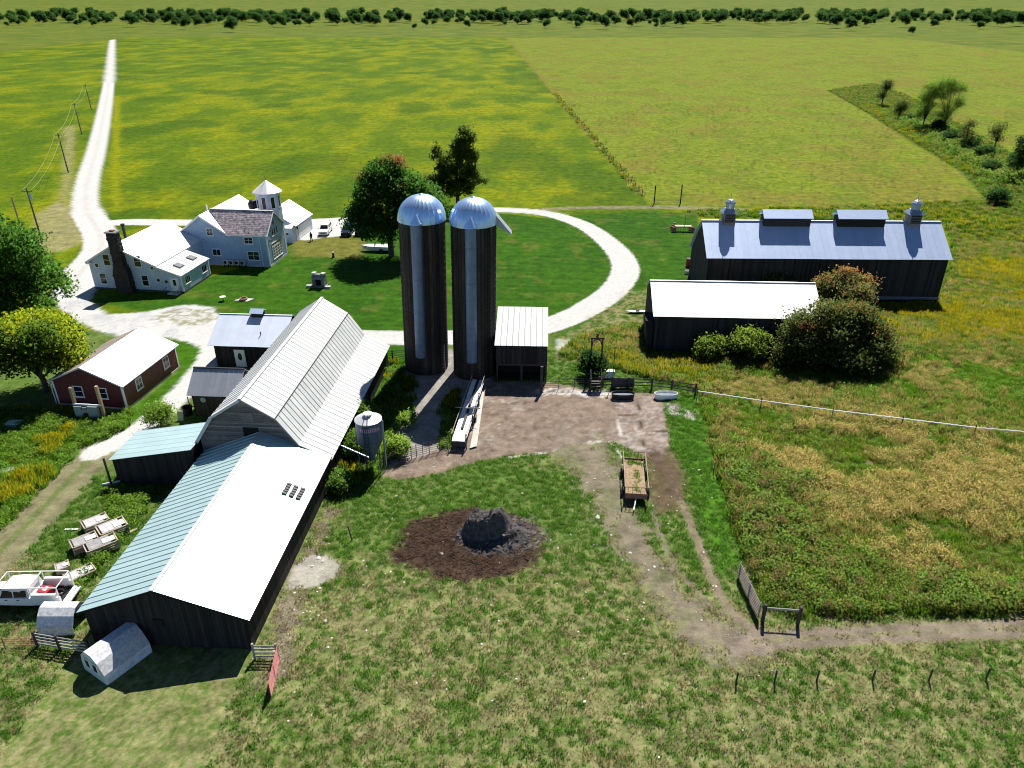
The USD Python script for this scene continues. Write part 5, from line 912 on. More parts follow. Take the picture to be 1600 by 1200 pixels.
q = rng.uniform([5, 150], [150, 330], (900, 2)).astype(np.float32); q = q[(ground(q[:, 0], q[:, 1])[1] == CI['hay_meadow'])]; scatter('field_weeds', 'scattered dark weeds dotting the pale field behind the long barn', 'weeds', [protos[5], protos[10]], np.c_[q, np.zeros(len(q))], rng.integers(0, 2, len(q)), rng.uniform(.35, .9, len(q)))
# far woodland on the skyline side, one mass
wl = crown(ball(6, 13, 1, 5, 8), 2200, 1.3, 80, cr=1.0); q = np.c_[rng.uniform(-1500, 1500, 900), rng.normal(1500, 160, 900), np.zeros(900)]
scatter('far_woodland', 'distant belt of woodland far beyond the fields', 'woodland', [(MB().add(*wl[:2]), LD)], q, np.zeros(900, int), rng.uniform(.5, 1.7, 900))

# ------------------------------------------------------------------ utility poles and wires
PB = [(107, 270), (128, 210), (143, 172)]
pole_b = [G(*p) for p in PB] + [G(66, 378)]; wires_at = []
pl = None
for i, b in enumerate(pole_b):
    lab = ['grey utility pole, nearer of two whole ones standing in the field left of the road', 'grey utility pole halfway up the field edge', 'far utility pole near the top beside the white road', 'utility pole with transformer rising behind the big dark tree'][i]
    if pl is None:
        pl = thing('utility_pole', lab, 'pole', b, 0); obj('shaft', MB().tube([(0, 0, 0), (0, 0, 9.8)], [.17, .11], 8), POLEW, pl, smooth=50); obj('crossarm', MB().box(-.9, .9, -.06, .06, 9.2, 9.32), POLEW, pl)
        for x in (-.8, .8): obj('insulator', MB().tube([(x, 0, 9.32), (x, 0, 9.5)], .05, 6), STEELD, pl)
    else: dup(pl, b, 0, lab)
    wires_at.append(b)
tf = thing('transformer', 'grey can transformer hung on the pole behind the big dark tree', 'transformer', pole_b[3] + [.45, -.25, 8.0]); obj('can', MB().tube([(0, 0, 0), (0, 0, .9)], .25, 14), GALV, tf, smooth=40); obj('bushing', MB().tube([(0, 0, .9), (0, 0, 1.2)], .05, 6), STEELD, tf)
b5 = G(44, 392); p5 = thing('timber_post', 'plain brown timber pole left of the transformer pole', 'pole', b5); obj('shaft', MB().tube([(0, 0, 0), (0, 0, 9.6)], [.17, .13], 8), WOODT, p5, smooth=50)
order = [3, 0, 1, 2]
for a, b in zip(order, order[1:]):
    for x in (-.8, .8):
        p, q_ = wires_at[a] + [x, 0, 9.5], wires_at[b] + [x, 0, 9.5]; ts = np.linspace(0, 1, 15); w = obj('power_line', MB().tube([p + (q_ - p) * t - np.array([0, 0, 5.2 * t * (1 - t)]) for t in ts], .022, 4), WIRE); tag(w, f'{"left" if x < 0 else "right"} wire sagging between ' + {3: 'the transformer pole and the nearest field pole', 0: 'the nearest and the middle field pole', 1: 'the middle and the far field pole'}[a], 'wire')

# ------------------------------------------------------------------ fences and gates
def fence(name, label, pts, h, rails, post_m, rail_m, pr=.07, rr=.04, step=None, cat='fence', round_=False, rail_names='rail'):
    o = np.array([pts[0][0], pts[0][1], 0]); t = thing(name, label, cat, o); P = [np.array([p[0], p[1], 0]) - o for p in pts]
    for i, p in enumerate(P):
        obj('post', MB().tube([p, p + [0, 0, h * rnd.uniform(1.0, 1.12)]], pr, 7) if round_ else MB().box(p[0] - pr, p[0] + pr, p[1] - pr, p[1] + pr, 0, h * 1.08), post_m, t)
    for a, b in zip(P, P[1:]):
        for z in rails:
            q_ = MB().tube([a + [0, 0, z], b + [0, 0, z]], rr, 6) if round_ else MB().beam(a + [0, 0, z], b + [0, 0, z], rr, rr * 3.2)
            obj(rail_names, q_, rail_m, t)
    return t
a, b = FENCE_L0, FENCE_L1; n = 34
fl = thing('wire_fence', 'old post and wire fence running up between the two hay fields', 'fence', (b[0], b[1], 0)); 
for i in range(n):
    p = (a - b) * (i / (n - 1)) ** 1.15; obj('post', MB().tube([(p[0], p[1], 0), (p[0] + rnd.uniform(-.1, .1), p[1], rnd.uniform(1.1, 1.5))], .07, 6), FENCEW, fl)
for z in (.5, 1.0): obj('wire', MB().tube([(0, 0, z), (*(a - b), z)], .012, 4), STEELD, fl)
q = np.array([b + (a - b) * t for t in rng.random(260) ** 1.1]) + rng.normal(0, .6, (260, 2)); scatter('fence_weeds', 'strip of rough weeds along the wire fence between the hay fields', 'weeds', protos, np.c_[q, np.zeros(260)], rng.choice([1, 2, 3, 5], 260), rng.uniform(.7, 1.5, 260))
fg = thing('field_gate', 'tubular field gate between two tall dark posts at the end of the wire fence', 'gate', G(1022, 318))
gp = G(1063, 318) - G(1022, 318)
for p, h in ((gp * 0, 3.9), (gp, 4.1)): obj('post', MB().tube([p, p + [0, 0, h]], .13, 8), FENCEW, fg)
for z in (.3, .6, .9, 1.2): obj('rail', MB().tube([[0, 0, z], gp + [0, 0, z]], .03, 6), RUST, fg)
# white tape fence
tp = [(1090, 611), (1190, 626), (1302, 641), (1411, 654), (1525, 668), (1640, 678), (1760, 690)]; T = [G(x, y, 1.25) for x, y in tp]; o = T[0] * [1, 1, 0]
tf_ = thing('tape_fence', 'single line of white tape on thin posts across the rough meadow', 'fence', o)
for p in T: obj('post', MB().beam(p * [1, 1, 0] - o, p - o + [0, 0, .35], .07, .07), STEELD, tf_)
for p, q_ in zip(T, T[1:]): obj('tape', MB().beam(p - o, q_ - o, .06, .09), ROPE, tf_)
# barnyard fence: tube gate, boards and posts
yg = fence('tube_gate', 'long dark tubular gate closing the barnyard beside the open shed', [G(850, 608), G(873, 607), G(897, 607), G(921, 606)], 1.35, (.2, .45, .7, .95, 1.25), STEELD, STEELD, .035, .022, cat='gate', round_=True)
by = fence('board_fence', 'dark board fence behind the two stock tanks', [G(923, 606), G(936, 606), G(956, 606), G(982, 607), G(1018, 608), G(1049, 611), G(1086, 617)], 1.35, (.45, .85, 1.25), FENCEW, FENCEW, .09, .035)
obj('board', MB().box(*(G(957, 606)[0] - G(923, 606)[0], G(990, 606)[0] - G(923, 606)[0]), -.06, -.02, .1, 1.3), FENCEW, by)
gpst = thing('gate_post', 'thick tall dark gate post at the corner of the open shed', 'post', G(846, 612)); obj('shaft', MB().beam((0, 0, 0), (0, 0, 3.2), .3, .3), FENCEW, gpst); obj('hinge', MB().box(.1, .3, -.05, .05, 1.0, 1.1).box(.1, .3, -.05, .05, .3, .4), STEELD, gpst)
ar = thing('arched_frame', 'dark timber frame with arched head standing behind the leafy bush', 'frame', G(930, 590)); 
for x in (-.62, .62): obj('post', MB().box(x - .09, x + .09, -.09, .09, 0, 5.0), FENCEW, ar)
obj('lintel', MB().box(-.8, .8, -.1, .1, 5.0, 5.2), FENCEW, ar); obj('arch', MB().tube([(.53 * math.cos(t), 0, 4.3 + .68 * math.sin(t)) for t in np.linspace(0, math.pi, 9)], .07, 6), FENCEW, ar); obj('finial', MB().box(-.12, .12, -.1, .1, 5.2, 5.7), FENCEW, ar)
sti = thing('stile', 'dark timber stile with pale rails in the barnyard fence', 'stile', G(924, 612))
for x in (-.1, 1.1): obj('side', MB().beam((x, .1, 0), (x, .1, 1.6), .12, .14), FENCEW, sti); obj('hand_rail', MB().beam((x + .05, .5, 1.4), (x, .9, 2.4), .08, .08), FENCEL, sti)
for k in range(4): obj('tread', MB().box(-.05, 1.05, -.15, .25, .2 + k * .36, .26 + k * .36), FENCEW, sti)
wc = thing('white_chest', 'white chest standing behind the board fence', 'chest', G(952, 590)); obj('case', MB().box(-.55, .55, -.35, .35, 0, .85), PLY, wc); obj('lid', MB().box(-.58, .58, -.38, .38, .85, .95), PLY, wc)
hpst = thing('thin_pole', 'thin dark pole with a little lamp head beside the white chest', 'pole', G(957, 600)); obj('shaft', MB().tube([(0, 0, 0), (0, 0, 4.6)], .045, 6), STEELD, hpst); obj('head', MB().box(-.15, .15, -.1, .1, 4.6, 4.75), STEELD, hpst)
def tank(label, px, py, m):
    t = thing('stock_tank', label, 'tank', G(px, py)); mb = MB(); n = 28
    def ring(sx, sy, z): return [(sx * math.copysign(abs(math.cos(a)) ** .7, math.cos(a)), sy * math.copysign(abs(math.sin(a)) ** .8, math.sin(a)), z) for a in np.linspace(0, 2 * math.pi, n, endpoint=False)]
    rs_ = [ring(1.22, .48, 0), ring(1.30, .55, .62), ring(1.24, .49, .62), ring(1.18, .44, .45)]; V = sum(rs_, []); F = [(i * n + k, i * n + (k + 1) % n, (i + 1) * n + (k + 1) % n, (i + 1) * n + k) for i in range(3) for k in range(n)]
    mb.add(V, F); obj('shell', mb, m, t, smooth=40); obj('water', MB().add(rs_[3] + [(0, 0, .45)], [(k, (k + 1) % n, n) for k in range(n)]), mat('trough_water', (.25, .28, .3), .15), t); obj('rim', MB().tube(ring(1.29, .54, .63) + ring(1.29, .54, .63)[:1], .035, 6), m, t)
    return t
tank('dark steel stock tank against the board fence', 973, 622, STEELD); tank('pale oval stock tank, right of the dark one', 1040, 622, PLY)
# panel fence between feed bin and feed bunk
fence('panel_fence', 'rusty tubular panel fence between the feed bin and the feed bunk', [G(600, 731), G(624, 722), G(643, 717), G(651, 714), G(661, 712), G(671, 709), G(687, 705), G(703, 701)], 1.35, (.2, .42, .64, .86, 1.08, 1.3), STEELD, STEELD, .035, .02, round_=True)
fence('pipe_gate', 'small dark pipe gate left of the silo foot', [G(606, 566), G(614, 566), G(634, 563)], 1.5, (.3, .6, .9, 1.2, 1.45), STEELD, STEELD, .07, .03, cat='gate', round_=True)
# lower right
gd_ = thing('leaning_gate', 'silvered rail gate leaning by the meadow corner', 'gate', G(1152, 900)); e = G(1184, 968) - G(1152, 900)
for k in range(6): z = .2 + k * .24; obj('rail', MB().beam((0, 0, z), e + [0, 0, z], .06, .1), mat('pinkish_old_rails', (.30, .24, .22), .8, var=.2, scale=3, rand=.2), gd_)
for t in (.03, .5, .97): p = e * t; obj('brace', MB().beam(p + [.06, 0, .1], p + [.06, 0, 1.55], .08, .05), FENCEL, gd_)
fence('corner_fence', 'dark post and rail fence corner below the meadow weeds', [G(1191, 972), G(1246, 976)], 1.55, (1.35,), FENCEW, FENCEL, .1, .05)
fence('low_wire_fence', 'row of short dark posts along the very bottom right', [G(1150, 1068), G(1210, 1066), G(1276, 1064), G(1363, 1064), G(1451, 1064), G(1540, 1062), G(1640, 1060)], 1.0, (.85,), FENCEW, STEELD, .06, .008, round_=True)
lp = thing('leaning_post', 'short leaning dark stake alone in the pasture', 'post', G(550, 844)); obj('shaft', MB().beam((0, 0, 0), (-.22, .1, 1.35), .09, .09), FENCEW, lp); obj('cap', MB().beam((-.22, .1, 1.33), (-.225, .1, 1.38), .12, .12), FENCEW, lp)
rg = thing('red_gate', 'faded red tubular gate swung out beside the lower barn corner', 'gate', G(437, 1033)); e = G(424, 1092) - G(437, 1033)
for k in range(6): z = .25 + k * .22; obj('rail', MB().tube([(0, 0, z), e + [0, 0, z]], .035, 6), RUSTP, rg)
for t in (0, .5, 1.0): obj('upright', MB().tube([e * t + [0, 0, .2], e * t + [0, 0, 1.42]], .035, 6), RUSTP, rg)
fence('rail_fence', 'short pale rail fence joining the lower barn corner to the red gate', [G(399, 1030), G(435, 1030)], 1.35, (.3, .62, .94, 1.25), FENCEL, FENCEL, .07, .04)
fence('rail_fence', 'silvered board fence in front of the white shell at lower left', [G(60, 1010), G(95, 1016), G(142, 1024)], 1.3, (.3, .6, .9, 1.2), FENCEW, FENCEL, .08, .045)
fence('rusty_fence', 'rusty bar fence running off the left edge', [G(-90, 1012), G(-40, 1012), G(8, 1011), G(57, 1010)], .9, (.15, .35, .55, .75), RUST, RUST, .04, .02, round_=True)

# ------------------------------------------------------------------ feed bin
FB = G(583, 730); fbn = thing('feed_bin', 'galvanised cone-bottomed feed bin on legs with faded pink lettering', 'bin', FB)
R, zb, zt = 1.22, 3.2, 5.35
obj('shell', MB().lathe([(R, zb)] + [(R + (.012 if i % 2 else 0), zb + (zt - zb) * i / 16) for i in range(1, 17)], 32), BINST, fbn, smooth=40)
obj('roof_cone', MB().lathe([(R + .06, zt - .03), (R + .05, zt + .02), (.34, zt + .42), (.34, zt + .55), (0, zt + .6)], 32), mat('bin_roof_steel', (.68, .70, .70), .4, .35, var=.05), fbn, smooth=25)
obj('lid', MB().lathe([(.42, zt + .52), (.44, zt + .62), (.2, zt + .74), (0, zt + .76)], 18), TRIMW, fbn, smooth=40)
obj('hopper', MB().lathe([(R - .01, zb), (.3, 1.2), (.3, .95)], 32), BINST, fbn, smooth=40)
for k in range(6): a = k * math.pi / 3 + .3; obj('leg', MB().beam((1.24 * math.cos(a), 1.24 * math.sin(a), 0), (1.24 * math.cos(a), 1.24 * math.sin(a), zb + 1.0), .09, .09), BINST, fbn)
lt = meshkit.text_mesh('NutRite', .42, .01, bold=True); v = np.array(lt.vertices); ang = -math.pi / 2 - .55 + v[:, 0] / (R + .02); rr = R + .02 + v[:, 2]
obj('lettering', (np.c_[rr * np.cos(ang), rr * np.sin(ang), zt - .78 + v[:, 1]], np.array(lt.faces)), mat('faded_pink_letters', (.55, .32, .48), .6, var=.1), fbn)
la = obj('ladder', MB().beam((-.28, -R - .12, .6), (-.28, -R - .12, zt + .1), .04, .04).beam((.12, -R - .12, .6), (.12, -R - .12, zt + .1), .04, .04), STEELD, fbn)
for k in range(14): obj('rung', MB().beam((-.28, -R - .12, .8 + k * .33), (.12, -R - .12, .8 + k * .33), .03, .03), STEELD, la)
obj('roof_ladder', MB().beam((-.28, -R - .1, zt + .05), (-.2, -.4, zt + .62), .05, .05).beam((.12, -R - .1, zt + .05), (.1, -.4, zt + .62), .05, .05), STEELD, fbn)
obj('auger', MB().tube([(.2, .0, .8), (-3.9, .8, 2.4)], .09, 8), GALV, fbn); obj('fill_pipe', MB().tube([(R + .15, -.3, .4), (R + .15, -.3, zt)], .06, 8), GALV, fbn)
# ------------------------------------------------------------------ feed bunk from the silos
p0, p1 = G(717, 703), G(748, 606); d = p1 - p0; Lb = float(np.linalg.norm(d)); bk = thing('feed_bunk', 'long covered feed bunk with white lid running down from the right silo', 'feed bunk', p0, math.degrees(math.atan2(d[1], d[0])) - 90)
obj('trough', MB().box(-.62, .62, 0.05, Lb, .35, .95), FENCEW, bk); obj('lid', MB().box(-.7, .7, -.02, Lb, .97, 1.05), PLY, bk); obj('conveyor', MB().box(-.12, .1, 2.2, Lb, 1.06, 1.3), STEELD, bk)
for y in (.15, Lb * .33, Lb * .66, Lb - .3):
    for x in (-.72, .72): obj('leg', MB().box(x - .06, x + .06, y - .06, y + .06, 0, 1.75), FENCEW, bk)
for x in (-.72, .72): obj('pipe', MB().tube([(x, .1, 1.7), (x, Lb, 1.7)], .03, 6), FENCEL, bk)
obj('crossbar', MB().tube([(-1.2, 5.2, 1.9), (1.4, 5.2, 1.9)], .05, 6), FENCEL, bk)
cb = obj('kerb', MB().hexa([G(734, 700) - p0 * 0, G(745, 697), G(757, 612), G(752, 612)], [G(734, 700, .18), G(745, 697, .18), G(757, 612, .18), G(752, 612, .18)]), CONC); tag(cb, 'pale concrete kerb strip along the right side of the feed bunk', 'kerb')
# ------------------------------------------------------------------ rusty feed wagon
wp = G(993, 786); d = G(993, 716) - G(994, 786); Lw = 5.6; fw_ = thing('feed_wagon', 'rusty open feed wagon with hay and weeds in its bed', 'wagon', wp, math.degrees(math.atan2(d[1], d[0])) - 90 + 2)
obj('bed', MB().box(-.92, .92, 0, Lw, .72, .8), RUST, fw_)
for x in (-.92, .92): obj('side', MB().box(x - .03, x + .03, 0, Lw, .8, 1.0), RUST, fw_); obj('top_rail', MB().tube([(x * 1.12, -.1, 1.75), (x * 1.12, Lw + .1, 1.75)], .04, 6), mat('pale_rusty_rail', (.42, .30, .26), .7, var=.2), fw_)
obj('headboard', MB().box(-.98, .98, -.05, .0, .5, 1.05), RUST, fw_); obj('tailboard', MB().box(-.98, .98, Lw, Lw + .05, .6, 1.1), RUST, fw_)
for y in (-.1, Lw / 2, Lw + .1):
    for x in (-1.03, 1.03): obj('stake', MB().beam((x, y, .3), (x, y, 1.78), .06, .06), STEELD, fw_)
for y in (-.1, Lw + .1): obj('hoop_bar', MB().tube([(-1.03, y, 1.75), (1.03, y, 1.75)], .035, 6), RUST, fw_)
for k in range(5): obj('hay_bar', MB().beam((-.75 + k * .37, Lw + .05, 1.05), (-.75 + k * .37, Lw + .1, 1.75), .03, .03), STEELD, fw_); obj('hay_bar', MB().beam((-.75 + k * .37, -.05, 1.05), (-.75 + k * .37, -.1, 1.75), .03, .03), STEELD, fw_)
for x in (-1.15, 1.15):
    for y in (1.2, 4.2): w_ = obj('wheel', MB().tube([(x - .1, y, .38), (x + .1, y, .38)], .38, 18), BLACK, fw_, smooth=40); obj('rim', MB().tube([(x - .11, y, .38), (x + .11, y, .38)], .2, 12), FENCEL, w_)
obj('tongue', MB().beam((.0, -.05, .55), (-.25, -1.5, .35), .1, .1), PLY, fw_)
gx, gy = np.meshgrid(np.linspace(-.88, .88, 12), np.linspace(.05, Lw - .05, 30)); idx = np.arange(gx.size).reshape(gx.shape); obj('load', (np.stack([gx, gy, .84 + .25 * fb(gx, gy, 1.2, 77)], -1).reshape(-1, 3), np.stack([idx[:-1, :-1], idx[:-1, 1:], idx[1:, 1:], idx[1:, :-1]], -1).reshape(-1, 4)), mat('old_hay', (.33, .24, .14), .95, var=.3, scale=5, color2=(.14, .10, .05), bump=.5), fw_)
W_ = place(wp, math.degrees(math.atan2(d[1], d[0])) - 88); q = np.array([W_(rnd.gauss(.1, .22), y, 0)[:2] for y in np.linspace(.4, 3.6, 16)] + [W_(rnd.uniform(-.6, .8), rnd.gauss(5.0, .2), 0)[:2] for _ in range(10)]); scatter('wagon_weeds', 'green weeds sprouting in the bed of the rusty feed wagon', 'weeds', [protos[7], protos[6]], np.c_[q, np.full(len(q), .95)], rng.integers(0, 2, len(q)), rng.uniform(.3, .55, len(q)))
# ------------------------------------------------------------------ vehicles
def car(name, label, paint, base, front, kind='suv'):
    d = np.array(front) - np.array(base); t = thing(name, label, 'car', base, math.degrees(math.atan2(d[1], d[0])))
    L, W = 4.9, 1.92; y = W / 2
    obj('body', MB().hull([(x, s * yy, z) for s in (-1, 1) for x, yy, z in ((-2.4, .9, .45), (-2.45, .88, .9), (-2.3, .92, 1.08), (2.2, .92, .45), (2.45, .80, .5), (2.48, .78, .85), (2.25, .84, 1.0), (.9, .90, 1.12), (-2.2, .93, .35), (2.1, .9, .35))]), paint, t, smooth=35)
    cb_ = obj('cabin', MB().hull([(x, s * yy, z) for s in (-1, 1) for x, yy, z in ((1.15, .86, 1.05), (.35, .70, 1.72), (-2.05, .70, 1.74), (-2.38, .85, 1.05), (-.8, .71, 1.78))]), paint, t, smooth=35)
    obj('windscreen', MB().hexa([(1.08, -.74, 1.12), (1.12, .74, 1.12)][::-1] + [(.47, .62, 1.64), (.47, -.62, 1.64)][::1], [(1.13, .74, 1.14), (1.13, -.74, 1.14), (.52, -.62, 1.66), (.52, .62, 1.66)]), GLASS, t)
    for s in (-1, 1):
        for x0, x1 in ((-.05, .62), (-1.05, -.15), (-2.0, -1.15)): obj('side_window', MB().hexa([(x0, s * .80, 1.14), (x1, s * .80, 1.14), (x1 - .18 * (x1 > .3), s * .69, 1.62), (x0, s * .69, 1.62)], [(x0, s * .86, 1.14), (x1, s * .86, 1.14), (x1 - .25 * (x1 > .3), s * .74, 1.62), (x0, s * .74, 1.62)]), GLASS, t)
        obj('headlight', MB().box(2.30, 2.47, *sorted((s * .52, s * .80)), .74, .90), PLY, t); obj('mirror', MB().box(.85, 1.0, *sorted((s * .92, s * 1.1)), 1.08, 1.24), paint, t)
        for x in (1.5, -1.45): w_ = obj('wheel', MB().tube([(x, s * .72, .36), (x, s * .95, .36)], .36, 18), BLACK, t, smooth=40); obj('rim', MB().tube([(x, s * .93, .36), (x, s * .965, .36)], .22, 12), GALV, w_)
    obj('rear_window', MB().box(-2.36, -2.24, -.62, .62, 1.18, 1.58), GLASS, t); obj('grille', MB().box(2.40, 2.50, -.46, .46, .62, .86), STEELD, t); obj('bumper', MB().box(2.36, 2.56, -.82, .82, .38, .56), paint if paint is CARW else STEELD, t)
    return t
car('parked_car', 'white sport utility car parked on the gravel by the garage', CARW, G(509, 364), G(502, 374)); car('parked_car', 'dark blue car parked right of the white one', CARB, G(544, 365), G(537, 375)); car('parked_car', 'black car half hidden under the maple', CARK, G(566, 364), G(558, 375)); car('parked_car', 'dark car at the far side of the drive beside the maple crown', CARK, G(560, 336), G(545, 337))
# pickup, lower left
TK = G(36, 955); tk = thing('pickup_truck', 'white crew-cab pickup with ladder rack and open tailgate at lower left', 'truck', (TK[0], TK[1] + 1.0, 0), 181)
obj('cab', MB().hull([(x, s * y, z) for s in (-1, 1) for x, y, z in ((-.75, .92, 1.15), (-.7, .74, 1.92), (1.15, .72, 1.9), (1.75, .9, 1.18), (.2, .76, 1.97))]), CARW, tk, smooth=35); obj('body', MB().hull([(x, s * y, z) for s in (-1, 1) for x, y, z in ((-.85, .98, .5), (-.85, .98, 1.18), (1.7, .96, 1.18), (2.95, .9, 1.08), (3.05, .86, .55))]), CARW, tk, smooth=35)
for s in (-1, 1):
    obj('bed_side', MB().box(-2.95, -.85, *sorted((s * .82, s * .99)), .55, 1.25), CARW, tk); obj('tool_box', MB().box(-2.75, -.95, *sorted((s * .78, s * 1.0)), 1.25, 1.52), TRIMW, tk)
    for x0, x1 in ((-.55, .35), (.45, 1.35)): obj('side_window', MB().hexa([(x0, s * .88, 1.24), (x1, s * .88, 1.24), (x1 - .2 * (x1 > 1), s * .76, 1.78), (x0, s * .76, 1.78)], [(x0, s * .93, 1.24), (x1, s * .93, 1.24), (x1 - .25 * (x1 > 1), s * .79, 1.78), (x0, s * .79, 1.78)]), GLASS, tk)
    for x in (0.1, .95): obj('door_handle', MB().box(x - .1, x + .1, *sorted((s * .97, s * 1.0)), 1.02, 1.07), STEELD, tk)
    obj('roof_rack_rail', MB().beam((-2.9, s * .9, 2.1), (1.6, s * .9, 2.1), .06, .06), TRIMW, tk)
    for x in (-2.9, -.9, 1.6): obj('rack_post', MB().beam((x, s * .9, 1.2), (x, s * .9, 2.1), .06, .06), TRIMW, tk)
    for x in (-1.95, 2.1): w_ = obj('wheel', MB().tube([(x, s * .74, .4), (x, s * .99, .4)], .4, 20), BLACK, tk, smooth=40); obj('rim', MB().tube([(x, s * .97, .4), (x, s * 1.0, .4)], .23, 14), GALV, w_)
for x in (-2.9, -.9, 1.6): obj('rack_bar', MB().beam((x, -.9, 2.1), (x, .9, 2.1), .06, .06), TRIMW, tk)
obj('bed_floor', MB().box(-2.95, -.85, -.82, .82, .6, .68), STEELD, tk); obj('bed_front', MB().box(-.92, -.85, -.82, .82, .6, 1.25), CARW, tk); obj('tailgate', MB().hexa([(-3.5, -.8, .62), (-2.98, -.8, .66), (-2.98, .8, .66), (-3.5, .8, .62)], [(-3.5, -.8, .72), (-2.98, -.8, .76), (-2.98, .8, .76), (-3.5, .8, .72)]), CARW, tk); obj('windscreen', MB().hexa([(1.72, -.8, 1.24), (1.72, .8, 1.24), (1.22, .68, 1.84), (1.22, -.68, 1.84)], [(1.78, -.8, 1.26), (1.78, .8, 1.26), (1.27, .68, 1.87), (1.27, -.68, 1.87)]), GLASS, tk); obj('bumper', MB().box(-3.05, -2.95, -.95, .95, .45, .6), STEELD, tk)
TW = place((TK[0], TK[1] + 1.0), 181)
rb = thing('red_tool_chest', 'red chest lying in the bed of the white pickup', 'chest', TW(-1.5, .1, .7), 181 - 18); obj('case', MB().box(-.4, .4, -.35, .35, 0, .55), REDP, rb); obj('lid', MB().box(-.42, .42, -.37, .37, .55, .62), REDP, rb); obj('plate', MB().box(-.2, .12, -.2, .2, .62, .64), PLY, rb)
bx_ = thing('cable_coil', 'coil of pale cable beside the red chest in the pickup bed', 'coil', TW(-2.25, -.2, .7)); obj('winding', MB().tube([(.28 * math.cos(t), .28 * math.sin(t), .06 + .03 * math.sin(3 * t)) for t in np.linspace(0, 12.5, 50)], .04, 6), FENCEL, bx_); obj('plug', MB().box(.25, .38, -.05, .05, .05, .15), STEELD, bx_)
# ------------------------------------------------------------------ white fibreglass shells
def shell(label, base, rot, L, W, H, m):
    t = thing('fibreglass_shell', label, 'shelter', base, rot); prof = [(-W / 2, 0), (-W / 2, H * .42), (-W * .30, H * .80), (-W * .08, H), (W * .2, H), (W * .42, H * .72), (W / 2, H * .35), (W / 2, 0)]
    for i in range(len(prof) - 1):
        (y0, z0), (y1, z1) = prof[i], prof[i + 1]; nx_, nz = (z1 - z0), -(y1 - y0); l = math.hypot(nx_, nz); oy, oz = nx_ / l * .04, nz / l * .04
        obj('panel', MB().hexa([(0, y0, z0), (0, y1, z1), (L, y1, z1), (L, y0, z0)][::-1], [(0, y0 - oy, z0 - oz), (0, y1 - oy, z1 - oz), (L, y1 - oy, z1 - oz), (L, y0 - oy, z0 - oz)][::-1]), m, t)
    return t, prof
s1, _ = shell('weathered white shell hut between the pickup and the silvered board fence', G(62, 993) + [0, 1.05, 0], 0, 2.55, 2.1, 1.75, FIBRE)
mb = MB(); q_ = random.Random(9)
for k in range(9): x = .55 + k * .16; mb.box(x, x + q_.uniform(.05, .11), -1.056, -1.045, .72, .72 + q_.uniform(.08, .14))
obj('faded_lettering', mb, STEELD, s1)
A_, B2 = G(150, 1058), G(205, 1018); d = B2 - A_; s2, prof = shell('blue-shaded white shell hut with two end windows in front of the lower barn', A_, math.degrees(math.atan2(d[1], d[0])), 3.3, 2.5, 2.0, FIBRE)
obj('end_wall', MB().extr([(-y, z) for y, z in prof], (.02, 0, 0), (0, -1, 0), UZ, .03), mat('pale_green_end', (.55, .66, .62), .5, var=.08), s2)
for y in (.1, -.75): window(s2, (-.02, y + .55, .75), (0, -1, 0), UZ, .5, .7, 1, 1, fw=.07, sill=False)
# ------------------------------------------------------------------ pallets and crates
def crate(label, px, py, rot, L=1.9, W=1.25, H=.75, top=True, name='pallet_crate'):
    t = thing(name, label, 'crate', G(px, py), rot)
    for x in (-L / 2, L / 2):
        for y in (-W / 2, W / 2): obj('post', MB().box(x - .05, x + .05, y - .05, y + .05, 0, H + .12), WOODL, t)
    for s in (-1, 1):
        for k in range(4):
            z = .08 + k * H / 4; obj('slat', MB().box(-L / 2, L / 2, s * W / 2 - .015, s * W / 2 + .015, z, z + .13), WOODL, t); obj('slat', MB().box(s * L / 2 - .015, s * L / 2 + .015, -W / 2, W / 2, z, z + .13), WOODL, t)
    obj('frame', MB().box(-L / 2 - .05, L / 2 + .05, -W / 2 - .05, -W / 2 + .04, H, H + .07).box(-L / 2 - .05, L / 2 + .05, W / 2 - .04, W / 2 + .05, H, H + .07).box(-L / 2 - .05, -L / 2 + .04, -W / 2, W / 2, H, H + .07).box(L / 2 - .04, L / 2 + .05, -W / 2, W / 2, H, H + .07), WOODL, t)
    if top: obj('top_board', MB().box(-L * .42, L * .3, -W * .42, W * .45, H + .02, H + .06), GREYB, t); obj('top_board', MB().box(L * .05, L * .46, -W * .3, W * .2, H + .075, H + .11), PLY, t)
    return t
crate('slatted crate with two boards on top, farthest left of the cluster', 152, 825, 42); crate('wide crate with a white top and long side bar, right one of the far pair', 178, 833, 42, 2.1, 1.5); crate('slatted crate in the middle of the cluster, near the track', 135, 855, 40); crate('crate with a toothed row of slats, beside the lower barn roof', 161, 860, 40, 2.3, 1.3, .8); crate('low crate topped with grey and white boards behind the pickup', 127, 902, 45, 2.0, 1.15, .45); crate('small dark crate with a white block on it beside the pickup rack', 100, 892, 35, .9, .8, .5)
pk = obj('plank', MB().box(-1.0, 1.0, -.12, .12, .05, .1).xf(50, G(196, 836)), WOODL); tag(pk, 'pale plank lying in the grass right of the crates', 'plank')
pk = obj('plank', MB().box(-.55, .55, -.1, .1, .05, .1).xf(2, G(112, 828)), PLY); tag(pk, 'short white board on the grass left of the crates', 'plank')
pk = obj('plank', MB().hexa([(0, 0, 0), (2.2, .9, 0), (2.2, 1.0, 0), (0, .1, 0)], [(0, 0, .25), (2.2, .9, .25), (2.2, 1.0, .25), (0, .1, .25)]).xf(0, G(160, 760)), PLY); tag(pk, 'white boards on edge by the left corner of the lean-to', 'plank')
